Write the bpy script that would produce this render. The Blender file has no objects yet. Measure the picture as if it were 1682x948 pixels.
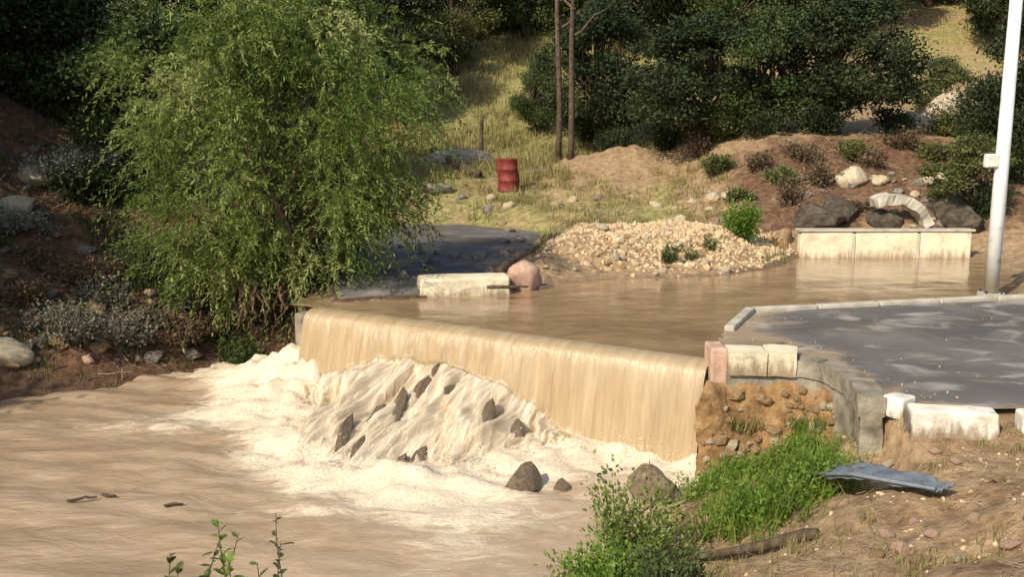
import bpy, bmesh, math, random
import numpy as np
from mathutils import Vector, Matrix, noise as mnoise
R = math.radians
scene = bpy.context.scene
COL = scene.collection

# ------------------------------------------------------------------ camera
CAM = np.array([0.0, 0.0, 2.6]); PITCH = R(10.0); FPX = 1600.0
cam_d = bpy.data.cameras.new('camera'); cam = bpy.data.objects.new('camera', cam_d); COL.objects.link(cam)
cam.location = CAM; cam.rotation_euler = (R(90) - PITCH, 0, 0)
cam_d.sensor_width = 36; cam_d.lens = 36 * FPX / 1682; cam_d.clip_start = 0.05; cam_d.clip_end = 600
scene.camera = cam
# ------------------------------------------------------------------ sky, sun, exposure
SUN_DIR = Vector((-0.62, -0.78, 0.80)).normalized()          # towards the sun
world = bpy.data.worlds.new('World'); scene.world = world; world.use_nodes = True
wn = world.node_tree.nodes; wl = world.node_tree.links
bg = wn['Background']; sky = wn.new('ShaderNodeTexSky'); sky.sky_type = 'NISHITA'; sky.sun_disc = False
sky.sun_elevation = math.asin(SUN_DIR.z); sky.sun_rotation = math.atan2(SUN_DIR.x, SUN_DIR.y)
sky.dust_density = 2.0
wl.new(sky.outputs[0], bg.inputs[0]); bg.inputs[1].default_value = 0.14
sun_d = bpy.data.lights.new('sun', 'SUN'); sun_d.energy = 4.1; sun_d.angle = R(0.6); sun_d.color = (1.0, 0.90, 0.72)
sun = bpy.data.objects.new('sun', sun_d); COL.objects.link(sun)
sun.rotation_euler = SUN_DIR.to_track_quat('Z', 'Y').to_euler(); sun.location = (-10, -12, 20)
scene.view_settings.view_transform = 'Standard'; scene.view_settings.look = 'None'
scene.view_settings.exposure = 0.25; scene.view_settings.gamma = 1
scene.cycles.max_bounces = 6; scene.cycles.transparent_max_bounces = 6
scene.cycles.use_adaptive_sampling = True; scene.cycles.use_denoising = True

# ------------------------------------------------------------------ helpers
rng = np.random.default_rng(7); random.seed(7)
def ray(x, y):
    a, b = (x - 841) / FPX, (474 - y) / FPX
    return np.array([a, math.cos(PITCH) + b * math.sin(PITCH), -math.sin(PITCH) + b * math.cos(PITCH)])
def P(x, y, z):                      # pixel to the level z
    d = ray(x, y); return CAM + d * ((z - CAM[2]) / d[2])
def Q(x, y, Y):                      # pixel to the distance Y
    d = ray(x, y); return CAM + d * (Y / d[1])
def tag(o, label=None, cat=None, group=None, kind=None):
    if label: o['label'] = label
    if cat: o['category'] = cat
    if group: o['group'] = group
    if kind: o['kind'] = kind
    return o
def link(name, me, mat=None, parent=None):
    o = bpy.data.objects.new(name, me); COL.objects.link(o)
    if mat is not None and me is not None and not me.materials: me.materials.append(mat)
    if parent is not None: o.parent = parent
    return o
def empty(name, loc=(0, 0, 0), rz=0):
    o = bpy.data.objects.new(name, None); COL.objects.link(o); o.location = loc; o.rotation_euler = (0, 0, rz)
    o.empty_display_size = 0.1
    return o
def np_mesh(name, V, F, smooth=False, attrs=None, uv=None):
    V = np.asarray(V, dtype=np.float32); F = np.asarray(F, dtype=np.int32)
    me = bpy.data.meshes.new(name); n, k = F.shape
    me.vertices.add(len(V)); me.vertices.foreach_set('co', V.ravel())
    me.loops.add(n * k); me.loops.foreach_set('vertex_index', F.ravel())
    me.polygons.add(n); me.polygons.foreach_set('loop_start', np.arange(0, n * k, k, dtype=np.int32))
    me.polygons.foreach_set('use_smooth', np.full(n, smooth))
    for nm, (dom, val) in (attrs or {}).items():
        a = me.attributes.new(nm, 'FLOAT', dom); a.data.foreach_set('value', np.asarray(val, dtype=np.float32))
    if uv is not None:
        l = me.uv_layers.new(name='UVMap'); l.data.foreach_set('uv', np.asarray(uv, dtype=np.float32)[F.ravel()].ravel())
    me.update(calc_edges=True); me.validate()
    return me
def grid_faces(nu, nv):
    i = np.arange((nu - 1) * (nv - 1)); a = (i // (nv - 1)) * nv + i % (nv - 1)
    return np.stack([a, a + nv, a + nv + 1, a + 1], 1)
_perm = rng.permutation(512)
def pnoise(x, y, seed=0):
    x = np.asarray(x, float); y = np.asarray(y, float)
    xi = np.floor(x).astype(int); yi = np.floor(y).astype(int); xf = x - xi; yf = y - yi
    def g(ix, iy, dx, dy):
        h = _perm[(_perm[(ix + seed * 37) % 512] + iy) % 512] * (2 * math.pi / 512)
        return np.cos(h) * dx + np.sin(h) * dy
    u = xf * xf * xf * (xf * (xf * 6 - 15) + 10); v = yf * yf * yf * (yf * (yf * 6 - 15) + 10)
    a = g(xi, yi, xf, yf); b = g(xi + 1, yi, xf - 1, yf); c = g(xi, yi + 1, xf, yf - 1); d = g(xi + 1, yi + 1, xf - 1, yf - 1)
    return (a + (b - a) * u + ((c + (d - c) * u) - (a + (b - a) * u)) * v) * 1.5
def fbm(x, y, oct=4, seed=0, lac=2.0, gain=0.5):
    s = 0; a = 1.0
    for o in range(oct):
        s = s + a * pnoise(x, y, seed + o * 3); x = x * lac + 11.3; y = y * lac + 5.7; a *= gain
    return s
def sstep(a, b, x):
    t = np.clip((np.asarray(x, float) - a) / (b - a), 0, 1); return t * t * (3 - 2 * t)
def poly_sd(poly, X, Y):             # signed distance, negative inside
    d = np.full(X.shape, 1e9); ins = np.zeros(X.shape, bool); n = len(poly)
    for i in range(n):
        ax, ay = poly[i][:2]; bx, by = poly[(i + 1) % n][:2]; ex, ey = bx - ax, by - ay
        t = np.clip(((X - ax) * ex + (Y - ay) * ey) / (ex * ex + ey * ey + 1e-12), 0, 1)
        d = np.minimum(d, np.hypot(X - ax - t * ex, Y - ay - t * ey))
        c = ((ay > Y) != (by > Y)); xx = ax + (Y - ay) * ex / (ey if abs(ey) > 1e-9 else 1e-9)
        ins ^= c & (X < xx)
    return np.where(ins, -d, d)
def line_d(pts, X, Y):
    d = np.full(np.shape(X), 1e9)
    for (ax, ay), (bx, by) in zip([p[:2] for p in pts[:-1]], [p[:2] for p in pts[1:]]):
        ex, ey = bx - ax, by - ay; t = np.clip(((X - ax) * ex + (Y - ay) * ey) / (ex * ex + ey * ey + 1e-12), 0, 1)
        d = np.minimum(d, np.hypot(X - ax - t * ex, Y - ay - t * ey))
    return d

# ------------------------------------------------------------------ materials
class NT:
    def __init__(s, name):
        s.m = bpy.data.materials.new(name); s.m.use_nodes = True; s.t = s.m.node_tree; s.n = s.t.nodes; s.l = s.t.links
        s.b = s.n['Principled BSDF']; s.out = s.n['Material Output']; s._co = None
    def new(s, t, **kw):
        n = s.n.new(t)
        for k, v in kw.items(): setattr(n, k, v)
        return n
    def co(s, kind='Object'):
        if s._co is None: s._co = s.new('ShaderNodeTexCoord')
        return s._co.outputs[kind]
    def pos(s): return s.new('ShaderNodeNewGeometry').outputs['Position']
    def attr(s, nm): return s.new('ShaderNodeAttribute', attribute_name=nm).outputs['Fac']
    def noise(s, scale, detail=4, rough=0.55, vec=None, dist=0.0, stretch=None):
        n = s.new('ShaderNodeTexNoise'); n.inputs['Scale'].default_value = scale; n.inputs['Detail'].default_value = detail
        n.inputs['Roughness'].default_value = rough; n.inputs['Distortion'].default_value = dist
        v = vec if vec is not None else s.co()
        if stretch is not None:
            mp = s.new('ShaderNodeMapping'); mp.inputs['Scale'].default_value = stretch[:3]
            if len(stretch) > 3: mp.inputs['Rotation'].default_value = (0, 0, stretch[3])
            s.l.new(v, mp.inputs[0]); v = mp.outputs[0]
        s.l.new(v, n.inputs['Vector']); return n.outputs['Fac']
    def vor(s, scale, vec=None, feature='F1', out='Distance'):
        n = s.new('ShaderNodeTexVoronoi', feature=feature); n.inputs['Scale'].default_value = scale
        s.l.new(vec if vec is not None else s.co(), n.inputs['Vector']); return n.outputs[out]
    def ramp(s, fac, stops):
        n = s.new('ShaderNodeValToRGB'); e = n.color_ramp.elements
        while len(e) < len(stops): e.new(0.5)
        for el, (p, c) in zip(e, stops):
            el.position = p; el.color = (*c, 1) if len(c) == 3 else c
        s.l.new(fac, n.inputs[0]); return n.outputs[0]
    def math(s, op, a, b=None, clamp=False):
        n = s.new('ShaderNodeMath', operation=op, use_clamp=clamp)
        for i, v in enumerate((a, b)):
            if v is None: continue
            if hasattr(v, 'is_linked'): s.l.new(v, n.inputs[i])
            else: n.inputs[i].default_value = v
        return n.outputs[0]
    def mix(s, fac, a, b, blend='MIX'):
        n = s.new('ShaderNodeMix', data_type='RGBA', blend_type=blend)
        for i, v in ((0, fac), (6, a), (7, b)):
            if hasattr(v, 'is_linked'): s.l.new(v, n.inputs[i])
            else: n.inputs[i].default_value = v if i == 0 else (*v, 1)
        return n.outputs[2]
    def maprange(s, v, a, b, c=0.0, d=1.0, smooth=True):
        n = s.new('ShaderNodeMapRange'); n.interpolation_type = 'SMOOTHSTEP' if smooth else 'LINEAR'
        for i, x in zip((1, 2, 3, 4), (a, b, c, d)): n.inputs[i].default_value = x
        s.l.new(v, n.inputs[0]); return n.outputs[0]
    def bump(s, h, dist=0.02, strength=1.0, normal=None):
        n = s.new('ShaderNodeBump'); n.inputs['Distance'].default_value = dist; n.inputs['Strength'].default_value = strength
        s.l.new(h, n.inputs['Height'])
        if normal is not None: s.l.new(normal, n.inputs['Normal'])
        return n.outputs[0]
    def set(s, color=None, rough=None, normal=None, spec=None, metal=None):
        for k, v in (('Base Color', color), ('Roughness', rough), ('Normal', normal), ('Specular IOR Level', spec), ('Metallic', metal)):
            if v is None: continue
            if hasattr(v, 'is_linked'): s.l.new(v, s.b.inputs[k])
            else: s.b.inputs[k].default_value = (*v, 1) if isinstance(v, tuple) else v
        return s.m
def simple(name, cols, scale=6, rough=0.85, bump=0.01, bscale=None, spec=0.3, world=False):
    t = NT(name); vec = t.pos() if world else t.co()
    f = t.noise(scale, 6, 0.6, vec)
    n = len(cols); c = t.ramp(f, [(0.28 + 0.44 * i / max(1, n - 1), cc) for i, cc in enumerate(cols)])
    h = t.noise(bscale or scale * 5, 6, 0.65, vec)
    return t.set(c, rough, t.bump(h, bump), spec)
def dirty(name, cols, scale, z0, z1, mudc=(0.22, 0.15, 0.085), rough=.85, bump=.008):
    t = NT(name); pos = t.pos(); f = t.noise(scale, 6, .6, pos); n = len(cols); c = t.ramp(f, [(.28 + .44 * i / (n - 1), cc) for i, cc in enumerate(cols)])
    sep = t.new('ShaderNodeSeparateXYZ'); t.l.new(pos, sep.inputs[0])
    drip = t.noise(9, 5, .65, pos, stretch=(1.6, 1.6, .35)); hz = t.math('ADD', sep.outputs[2], t.math('MULTIPLY', t.math('SUBTRACT', drip, .5), .55))
    c = t.mix(t.maprange(hz, z0, z1, .85, 0), c, mudc)
    c = t.mix(t.maprange(t.noise(3.3, 7, .7, pos), .56, .70, 0, .55), c, (0.17, 0.13, 0.085))
    h = t.math('ADD', t.noise(38, 6, .65, pos), t.math('MULTIPLY', t.noise(8, 4, .6, pos), 2.0))
    return t.set(c, rough, t.bump(h, bump), .3)
def leaf_mat(name, cols, trans=0.35):
    t = NT(name); a = t.attr('rnd')
    c = t.ramp(a, [(i / max(1, len(cols) - 1), cc) for i, cc in enumerate(cols)])
    t.set(c, 0.55, None, 0.25)
    tr = t.new('ShaderNodeBsdfTranslucent'); t.l.new(c, tr.inputs[0])
    mx = t.new('ShaderNodeMixShader'); mx.inputs[0].default_value = trans
    t.l.new(t.b.outputs[0], mx.inputs[1]); t.l.new(tr.outputs[0], mx.inputs[2]); t.l.new(mx.outputs[0], t.out.inputs[0])
    return t.m

M = {}
# ground: soil of several colours with gravel and scattered dry grass tint, driven by vertex masks of where each kind of soil lies
t = NT('soil'); pos = t.pos()
n1 = t.noise(0.9, 8, 0.6, pos); n2 = t.noise(7, 6, 0.65, pos); n3 = t.noise(38, 4, 0.7, pos)
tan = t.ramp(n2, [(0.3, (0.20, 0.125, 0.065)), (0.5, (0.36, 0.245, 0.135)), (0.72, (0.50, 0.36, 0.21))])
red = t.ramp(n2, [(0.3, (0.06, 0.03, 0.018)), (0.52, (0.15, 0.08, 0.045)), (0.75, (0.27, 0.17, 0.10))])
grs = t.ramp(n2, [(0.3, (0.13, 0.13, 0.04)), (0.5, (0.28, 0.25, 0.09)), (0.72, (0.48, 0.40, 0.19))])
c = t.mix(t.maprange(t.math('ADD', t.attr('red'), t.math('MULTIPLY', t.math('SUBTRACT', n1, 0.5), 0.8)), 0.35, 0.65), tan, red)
c = t.mix(t.maprange(t.math('ADD', t.attr('grass'), t.math('MULTIPLY', t.math('SUBTRACT', n1, 0.5), 1.0)), 0.35, 0.65), c, grs)
peb = t.vor(22, pos); pebm = t.maprange(peb, 0.16, 0.30, 1, 0)
pebsel = t.math('MULTIPLY', pebm, t.maprange(t.noise(3, 3, 0.5, pos), 0.48, 0.6))
c = t.mix(t.math('MULTIPLY', pebsel, 0.6), c, (0.46, 0.36, 0.24))
wet = t.attr('wet')
c = t.mix(t.math('MULTIPLY', wet, 0.6), c, (0.09, 0.055, 0.028))
h = t.math('ADD', t.math('MULTIPLY', n2, 1.0), t.math('ADD', t.math('MULTIPLY', n3, 0.35), t.math('MULTIPLY', pebsel, 0.5)))
M['soil'] = t.set(c, t.maprange(wet, 0, 1, 0.95, 0.45), t.bump(h, 0.06), 0.3)

def water_mat(name, kind):
    t = NT(name); pos = t.pos()
    foam = t.attr('foam')
    if kind == 'fall':
        uv = t.co('UV')
        st = t.noise(1, 7, 0.68, uv, stretch=(7, 0.8, 1)); st2 = t.noise(1, 5, 0.6, uv, 0.4, stretch=(30, 2.2, 1))
        br = t.noise(1, 7, 0.65, uv, 0.5, stretch=(7, 1.6, 1))
        mud = t.ramp(st, [(0.3, (0.32, 0.235, 0.135)), (0.5, (0.405, 0.305, 0.18)), (0.7, (0.48, 0.375, 0.235))])
        f = t.maprange(t.math('ADD', foam, t.math('MULTIPLY', t.math('SUBTRACT', t.math('ADD', t.math('MULTIPLY', br, 0.6), t.math('MULTIPLY', st2, 0.4)), 0.5), 1.5)), 0.38, 0.72)
        c = t.mix(f, mud, t.ramp(st2, [(0.30, (0.40, 0.285, 0.165)), (0.44, (0.68, 0.55, 0.38)), (0.62, (0.84, 0.75, 0.59))]))
        h = t.math('ADD', t.math('MULTIPLY', st, 0.6), t.math('MULTIPLY', st2, 0.4))
        fine = t.noise(45, 4, 0.7, pos)
        h = t.math('ADD', h, t.math('MULTIPLY', t.math('MULTIPLY', fine, f), 0.9))
        t.b.inputs['Subsurface Weight'].default_value = .25; t.b.inputs['Subsurface Scale'].default_value = .04; t.b.inputs['Subsurface Radius'].default_value = (1, .7, .4)
        return t.set(c, t.maprange(f, 0, 1, 0.22, 0.6), t.bump(h, 0.045, 0.9), 0.45)
    fl = (0.75, 1.7, 1, R(-14)) if kind == 'pool' else (0.8, 1.6, 1, R(25))
    w1 = t.noise(1.5, 5, 0.52, pos, 1.4, stretch=fl); w2 = t.noise(6, 4, 0.55, pos, 0.9, stretch=fl)
    big = t.noise(0.5, 4, 0.5, pos, 0.8, stretch=fl)
    a, b_, c_ = ((0.33, 0.235, 0.148), (0.395, 0.288, 0.19), (0.45, 0.338, 0.232)) if kind == 'pool' else ((0.23, 0.15, 0.083), (0.31, 0.21, 0.12), (0.38, 0.27, 0.165))
    mud = t.ramp(t.math('ADD', t.math('MULTIPLY', w1, 0.6), t.math('MULTIPLY', big, 0.4)), [(0.36, a), (0.5, b_), (0.64, c_)])
    if kind == 'pool':
        fn = t.noise(3.0, 9, 0.68, pos, 1.0, stretch=(0.7, 1.7, 1, R(-14)))
        f = t.maprange(t.math('ADD', foam, t.math('MULTIPLY', t.math('SUBTRACT', fn, 0.5), 1.9)), 0.28, 0.95)
        fine = t.noise(30, 5, 0.7, pos)
        fc = t.ramp(fine, [(0.3, (0.58, 0.45, 0.30)), (0.62, (0.78, 0.68, 0.52))])
        c = t.mix(f, mud, fc)
        w3 = t.noise(26, 4, 0.6, pos, 0.4, stretch=fl)
        h = t.math('ADD', t.math('ADD', t.math('MULTIPLY', w1, 0.8), t.math('ADD', t.math('MULTIPLY', w2, 0.34), t.math('MULTIPLY', w3, 0.05))), t.math('MULTIPLY', t.math('MULTIPLY', fine, f), 0.4))
        return t.set(c, t.maprange(f, 0, 1, 0.07, 0.75), t.bump(h, 0.045, 0.8), 0.6)
    h = t.math('ADD', t.math('MULTIPLY', w1, 0.8), t.math('MULTIPLY', w2, 0.3))
    return t.set(mud, 0.09, t.bump(h, 0.014, 0.8), 0.6)
M['fall'] = water_mat('falling_muddy_water', 'fall'); M['pool'] = water_mat('churning_muddy_water', 'pool'); M['pond'] = water_mat('still_muddy_water', 'pond')

t = NT('asphalt'); pos = t.pos()
n1 = t.noise(0.7, 6, 0.6, pos, 0.6); n2 = t.noise(90, 3, 0.7, pos); sp = t.vor(130, pos)
c = t.ramp(n1, [(0.3, (0.082, 0.075, 0.07)), (0.5, (0.122, 0.111, 0.102)), (0.7, (0.175, 0.158, 0.142))])
c = t.mix(t.maprange(sp, 0.1, 0.3, 0.35, 0), c, (0.22, 0.21, 0.20))
silt = t.maprange(t.math('ADD', t.attr('silt'), t.math('MULTIPLY', t.math('SUBTRACT', t.noise(2.4, 7, 0.65, pos, 0.5, stretch=(0.8, 1.1, 1, R(15))), 0.5), 1.6)), 0.45, 0.75)
c = t.mix(silt, c, (0.30, 0.22, 0.14))
dryp = t.maprange(t.noise(1.9, 5, 0.5, pos, 0.6, stretch=(0.75, 1.15, 1)), 0.52, 0.68)
c = t.mix(t.math('MULTIPLY', dryp, t.attr('dust')), c, (0.46, 0.42, 0.37))
puddle = t.maprange(t.noise(0.9, 3, 0.5, pos, 0.5), 0.5, 0.58)
M['asphalt'] = t.set(c, t.maprange(puddle, 0, 1, 0.75, 0.28), t.bump(t.math('ADD', n2, n1), 0.006, 0.9), 0.45)

M['concrete'] = simple('weathered_concrete', [(0.30, 0.27, 0.22), (0.45, 0.41, 0.33), (0.55, 0.51, 0.42)], 4, 0.85, 0.008, 40)
M['concrete_old'] = simple('stained_concrete', [(0.10, 0.085, 0.06), (0.26, 0.225, 0.17), (0.38, 0.34, 0.26)], 5, 0.9, 0.015, 30)
M['white_paint'] = dirty('chipped_white_paint', [(0.40, 0.36, 0.28), (0.70, 0.66, 0.56), (0.78, 0.75, 0.66)], 5, -.20, .0)
M['cream'] = dirty('cream_render', [(0.48, 0.41, 0.28), (0.70, 0.62, 0.44), (0.77, 0.69, 0.51)], 3, -.16, .10)
M['pole'] = dirty('white_painted_steel', [(0.66, 0.66, 0.63), (0.76, 0.76, 0.73), (0.80, 0.80, 0.78)], 4, -.05, .75, (0.36, 0.29, 0.20), .4, .001)
M['stone'] = simple('rubble_stone', [(0.15, 0.085, 0.04), (0.36, 0.235, 0.12), (0.52, 0.38, 0.22)], 5, 0.9, 0.02, 25)
M['earth_orange'] = simple('orange_earth', [(0.10, 0.052, 0.022), (0.30, 0.175, 0.075), (0.46, 0.30, 0.15)], 7, 0.95, 0.04, 22)
M['stone_grey'] = simple('grey_limestone', [(0.09, 0.075, 0.06), (0.24, 0.205, 0.17), (0.40, 0.36, 0.31)], 4, 0.88, 0.02, 22)
M['stone_dark'] = simple('dark_brown_rock', [(0.03, 0.025, 0.018), (0.085, 0.068, 0.048), (0.16, 0.13, 0.095)], 4, 0.92, 0.03, 18)
M['stone_pale'] = simple('pale_limestone', [(0.32, 0.26, 0.17), (0.52, 0.43, 0.29), (0.66, 0.56, 0.40)], 4, 0.9, 0.02, 25)
M['stone_pink'] = simple('pink_stone', [(0.36, 0.22, 0.16), (0.52, 0.34, 0.25), (0.60, 0.43, 0.33)], 4, 0.9, 0.015, 25)
M['stone_wet'] = simple('wet_rock', [(0.075, 0.054, 0.034), (0.17, 0.122, 0.076), (0.28, 0.21, 0.135)], 5, 0.3, 0.02, 22, 0.5)
M['bark'] = simple('bark', [(0.035, 0.025, 0.017), (0.09, 0.062, 0.04), (0.16, 0.12, 0.08)], 10, 0.95, 0.015, 40)
M['root'] = simple('red_brown_root', [(0.04, 0.022, 0.013), (0.10, 0.055, 0.03), (0.21, 0.135, 0.085)], 8, 0.9, 0.012, 40)
M['drift'] = simple('bleached_driftwood', [(0.16, 0.11, 0.065), (0.28, 0.20, 0.125), (0.40, 0.31, 0.21)], 10, 0.9, 0.008, 45)
M['metal_blue'] = simple('blue_grey_metal', [(0.09, 0.10, 0.115), (0.15, 0.175, 0.20), (0.24, 0.26, 0.28)], 5, 0.5, 0.004, 30, 0.5)
M['sheet_grey'] = simple('pale_grey_sheet', [(0.36, 0.35, 0.33), (0.52, 0.51, 0.49), (0.60, 0.59, 0.57)], 5, 0.6, 0.004, 30)
M['red'] = simple('rusty_red_paint', [(0.05, 0.018, 0.012), (0.20, 0.032, 0.025), (0.28, 0.065, 0.05)], 5, 0.55, 0.004, 30)
M['dark'] = simple('dark_steel', [(0.02, 0.02, 0.02), (0.05, 0.05, 0.048)], 8, 0.5, 0.002, 40)
M['glass'] = simple('lamp_glass', [(0.55, 0.55, 0.52), (0.65, 0.65, 0.62)], 3, 0.2, 0.001, 20, 0.5)
M['willow'] = leaf_mat('willow_leaf', [(0.06, 0.095, 0.017), (0.14, 0.20, 0.038), (0.24, 0.30, 0.075), (0.38, 0.40, 0.16)], 0.38)
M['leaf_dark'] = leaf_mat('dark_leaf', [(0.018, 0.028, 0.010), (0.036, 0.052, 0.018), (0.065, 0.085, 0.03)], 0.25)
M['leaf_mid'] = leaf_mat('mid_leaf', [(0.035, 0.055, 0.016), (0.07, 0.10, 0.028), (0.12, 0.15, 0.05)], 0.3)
M['leaf_bright'] = leaf_mat('bright_leaf', [(0.07, 0.13, 0.015), (0.14, 0.24, 0.03), (0.23, 0.33, 0.06)], 0.4)
M['leaf_brown'] = leaf_mat('brown_leaf', [(0.06, 0.042, 0.025), (0.14, 0.095, 0.055), (0.25, 0.18, 0.105)], 0.25)
M['leaf_grey'] = leaf_mat('grey_leaf', [(0.09, 0.082, 0.06), (0.19, 0.175, 0.13), (0.32, 0.29, 0.22)], 0.25)
M['leaf_pale'] = leaf_mat('pale_grey_green_leaf', [(0.14, 0.15, 0.11), (0.27, 0.28, 0.21), (0.40, 0.40, 0.32)], 0.3)
M['leaf_olive'] = leaf_mat('olive_leaf', [(0.06, 0.07, 0.02), (0.13, 0.15, 0.045), (0.22, 0.22, 0.09)], 0.35)
M['grass_green'] = leaf_mat('green_grass', [(0.08, 0.13, 0.018), (0.16, 0.26, 0.035), (0.34, 0.40, 0.10)], 0.4)
M['grass_dry'] = leaf_mat('dry_grass', [(0.13, 0.13, 0.04), (0.28, 0.24, 0.09), (0.46, 0.37, 0.18)], 0.35)
M['stem'] = simple('green_brown_stem', [(0.07, 0.06, 0.025), (0.13, 0.11, 0.05)], 8, 0.8, 0.003, 40)

# ------------------------------------------------------------------ plan of the place (water level of the pool -1.2, of the ford -0.08, road 0)
ZL, ZU = -1.2, -0.08
A = P(505, 508, ZU)[:2]; B = P(1163, 597, ZU)[:2]
near_k = [P(x, y, 0)[:2] for x, y in ((1700, 668), (1500, 660), (1432, 640), (1402, 612), (1362, 588), (1300, 576), (1196, 574))]
far_k = [P(x, y, 0)[:2] for x, y in ((1206, 545), (1240, 513), (1640, 493), (1800, 487))]
pool = [B, (1.75, 9.6), (1.40, 8.8), (0.95, 8.0), (0.3, 7.2), (-1, 6.5), (-4, 6.2), (-8, 5.6), (-14, 3.6), (-30, -3), (-42, 4), (-20, 9), (-12, 11.2),
        P(0, 664, ZL)[:2], P(150, 642, ZL)[:2], P(330, 606, ZL)[:2], P(425, 592, ZL)[:2], A + np.array([-0.45, 0.15]), A]
pond = [A, B] + [P(x, y, ZU)[:2] for x, y in ((1185, 566), (1206, 540), (1240, 508), (1660, 488), (1650, 462), (1612, 424), (1310, 424), (1265, 442), (1180, 455), (1000, 462), (900, 470), (850, 486), (700, 494), (600, 486), (545, 490))]
road_poly = near_k[::-1] + [np.array([20.0, 7.2]), np.array([20.0, 16.5])] + far_k[::-1]
farroad_poly = [P(x, y, 0.02)[:2] for x, y in ((545, 488), (600, 484), (700, 480), (835, 452), (880, 410), (900, 378), (760, 366), (640, 366), (560, 372), (470, 400))]
mound_c = P(1040, 440, 0)[:2]

def terrain(X, Y):
    dp, du = poly_sd(pool, X, Y), poly_sd(pond, X, Y)
    left = sstep(0.5, -2.5, X) * sstep(9, 12, Y)
    rough = fbm(X * 0.6, Y * 0.6, 4, 1) * 0.16 + fbm(X * 2.3, Y * 2.3, 3, 9) * 0.05
    zA = ZL - 0.06 + np.maximum(dp, 0) * (0.40 + 0.28 * left) + rough * sstep(0, 1.2, dp)
    capA = 0.95 - 1.05 * sstep(1.5, 3.0, X) * sstep(4.5, 7, Y) * sstep(30, 16, X)
    zA = np.minimum(zA, capA + rough * 0.5 + 60 * sstep(10.5, 15, Y) + 60 * left)
    capB = 0.30 + 5.0 * sstep(-4.0, -9.0, X) * left
    zB = ZU - 0.03 + np.minimum(np.maximum(du, 0) * (0.22 + 0.25 * left), capB) + rough * sstep(0.1, 1.0, du)
    # mound of gravel beside the ford, bank behind the low wall, hill
    mx, my = X - (mound_c[0] + 0.35), Y - (mound_c[1] + 1.9)
    zB = zB + 0.40 * np.exp(-((mx - .2) / 2.3) ** 2 - (my / 1.25) ** 2)
    wobble = .8 * pnoise(X * .35, Y * .2, 4) + .25 * pnoise(X * 1.7, Y, 6)
    stp = sstep(4.6, 3.4, X) * sstep(-6, -4, X)
    zB = zB + stp * (.20 * sstep(22.3, 22.7, Y + wobble) + .24 * sstep(25.0, 25.5, Y + 1.3 * wobble))
    zB = zB + 0.42 * np.clip(Y - 20.3, 0, 4.5) * sstep(3.0, 6.6, X)
    sp = lambda v, k=1.5: k * np.log1p(np.exp(np.clip(v / k, -30, 30)))
    zB = zB + 0.16 * sp(Y - 27) + 0.30 * sp(Y - 36) + 0.10 * sp(Y - 50) - 0.06 * sp(Y - 80)
    bump = np.exp(-((X - 3.2) / 2.0) ** 2 - ((Y - 28.5) / 1.6) ** 2)
    zB = zB + 0.75 * bump
    zB = zB + 0.35 * sp(-X - 8, 1.2) * sstep(13, 17, Y) * sstep(-60, -20, X)
    z = np.minimum(zA, np.where(Y > 8.5, zB, 50))
    z = np.where(dp < 0, ZL - 0.08 + np.maximum(dp * 0.6, -0.9), z)
    z = np.where(du < 0, np.maximum(ZU - 0.06 + du * 0.5, -0.45), z)
    for poly, lvl in ((road_poly, -0.06), (farroad_poly, -0.04)):
        dr = poly_sd(poly, X, Y)
        z = np.where(dr < 0, lvl, z); k = sstep(0.0, 0.9, dr)
        up = np.minimum(z, lvl + 0.02 + np.maximum(dr, 0) * 0.6)
        z = np.where((dr >= 0) & (dp > 0) & (du > 0), up, z)
    dr = poly_sd(road_poly, X, Y)
    z = np.where((X > 3.2) & (Y < 9.5) & (dr >= 0), np.maximum(z, -0.05 - 0.26 * dr + 0.25 * rough - 2.5 * sstep(3.52, 3.30, X)), z)
    return z
def tz(x, y): return float(terrain(np.array([float(x)]), np.array([float(y)]))[0])

def spaced(lo, a, b, hi, fine, coarse):
    l = [a]
    s = fine
    while l[-1] > lo: s = min(s * 1.18, coarse); l.append(l[-1] - s)
    m = list(np.arange(a + fine, b, fine)); r = [b]; s = fine
    while r[-1] < hi: s = min(s * 1.18, coarse); r.append(r[-1] + s)
    return np.array(l[::-1] + m + r)
gx = spaced(-90, -9, 8, 90, 0.11, 2.5); gy = spaced(-30, 5, 23, 140, 0.11, 2.5)
GX, GY = np.meshgrid(gx, gy, indexing='ij'); GZ = terrain(GX, GY)
gdp = poly_sd(pool, GX, GY); gdu = poly_sd(pond, GX, GY)
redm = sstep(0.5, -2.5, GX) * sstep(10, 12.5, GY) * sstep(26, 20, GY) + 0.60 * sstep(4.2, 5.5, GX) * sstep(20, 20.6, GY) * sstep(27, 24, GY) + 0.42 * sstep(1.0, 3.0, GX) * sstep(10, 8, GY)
grassm = sstep(18.5, 20.5, GY) * sstep(5.0, 3.8, GX) * 0.58 + 0.9 * sstep(27, 31, GY) * sstep(6, 2, np.abs(GX + 0.5)) + 0.55 * sstep(33, 38, GY)
grassm = np.clip(grassm - 1.1 * np.exp(-((GX - 3.2) / 2.2) ** 2 - ((GY - 28.2) / 1.8) ** 2) - 0.8 * np.exp(-((GX - mound_c[0] - .3) / 2.2) ** 2 - ((GY - mound_c[1] - 1.6) / 1.6) ** 2), 0, 1)
wetm = np.clip(sstep(0.5, 0.0, gdp) + sstep(0.3, 0.0, gdu), 0, 1)
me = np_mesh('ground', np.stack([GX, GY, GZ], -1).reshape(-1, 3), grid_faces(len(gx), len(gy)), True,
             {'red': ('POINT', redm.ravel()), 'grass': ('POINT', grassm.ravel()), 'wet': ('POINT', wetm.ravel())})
ground = tag(link('ground', me, M['soil']), 'brown earth banks and hillside around the flooded ford', 'ground', kind='structure')

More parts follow.
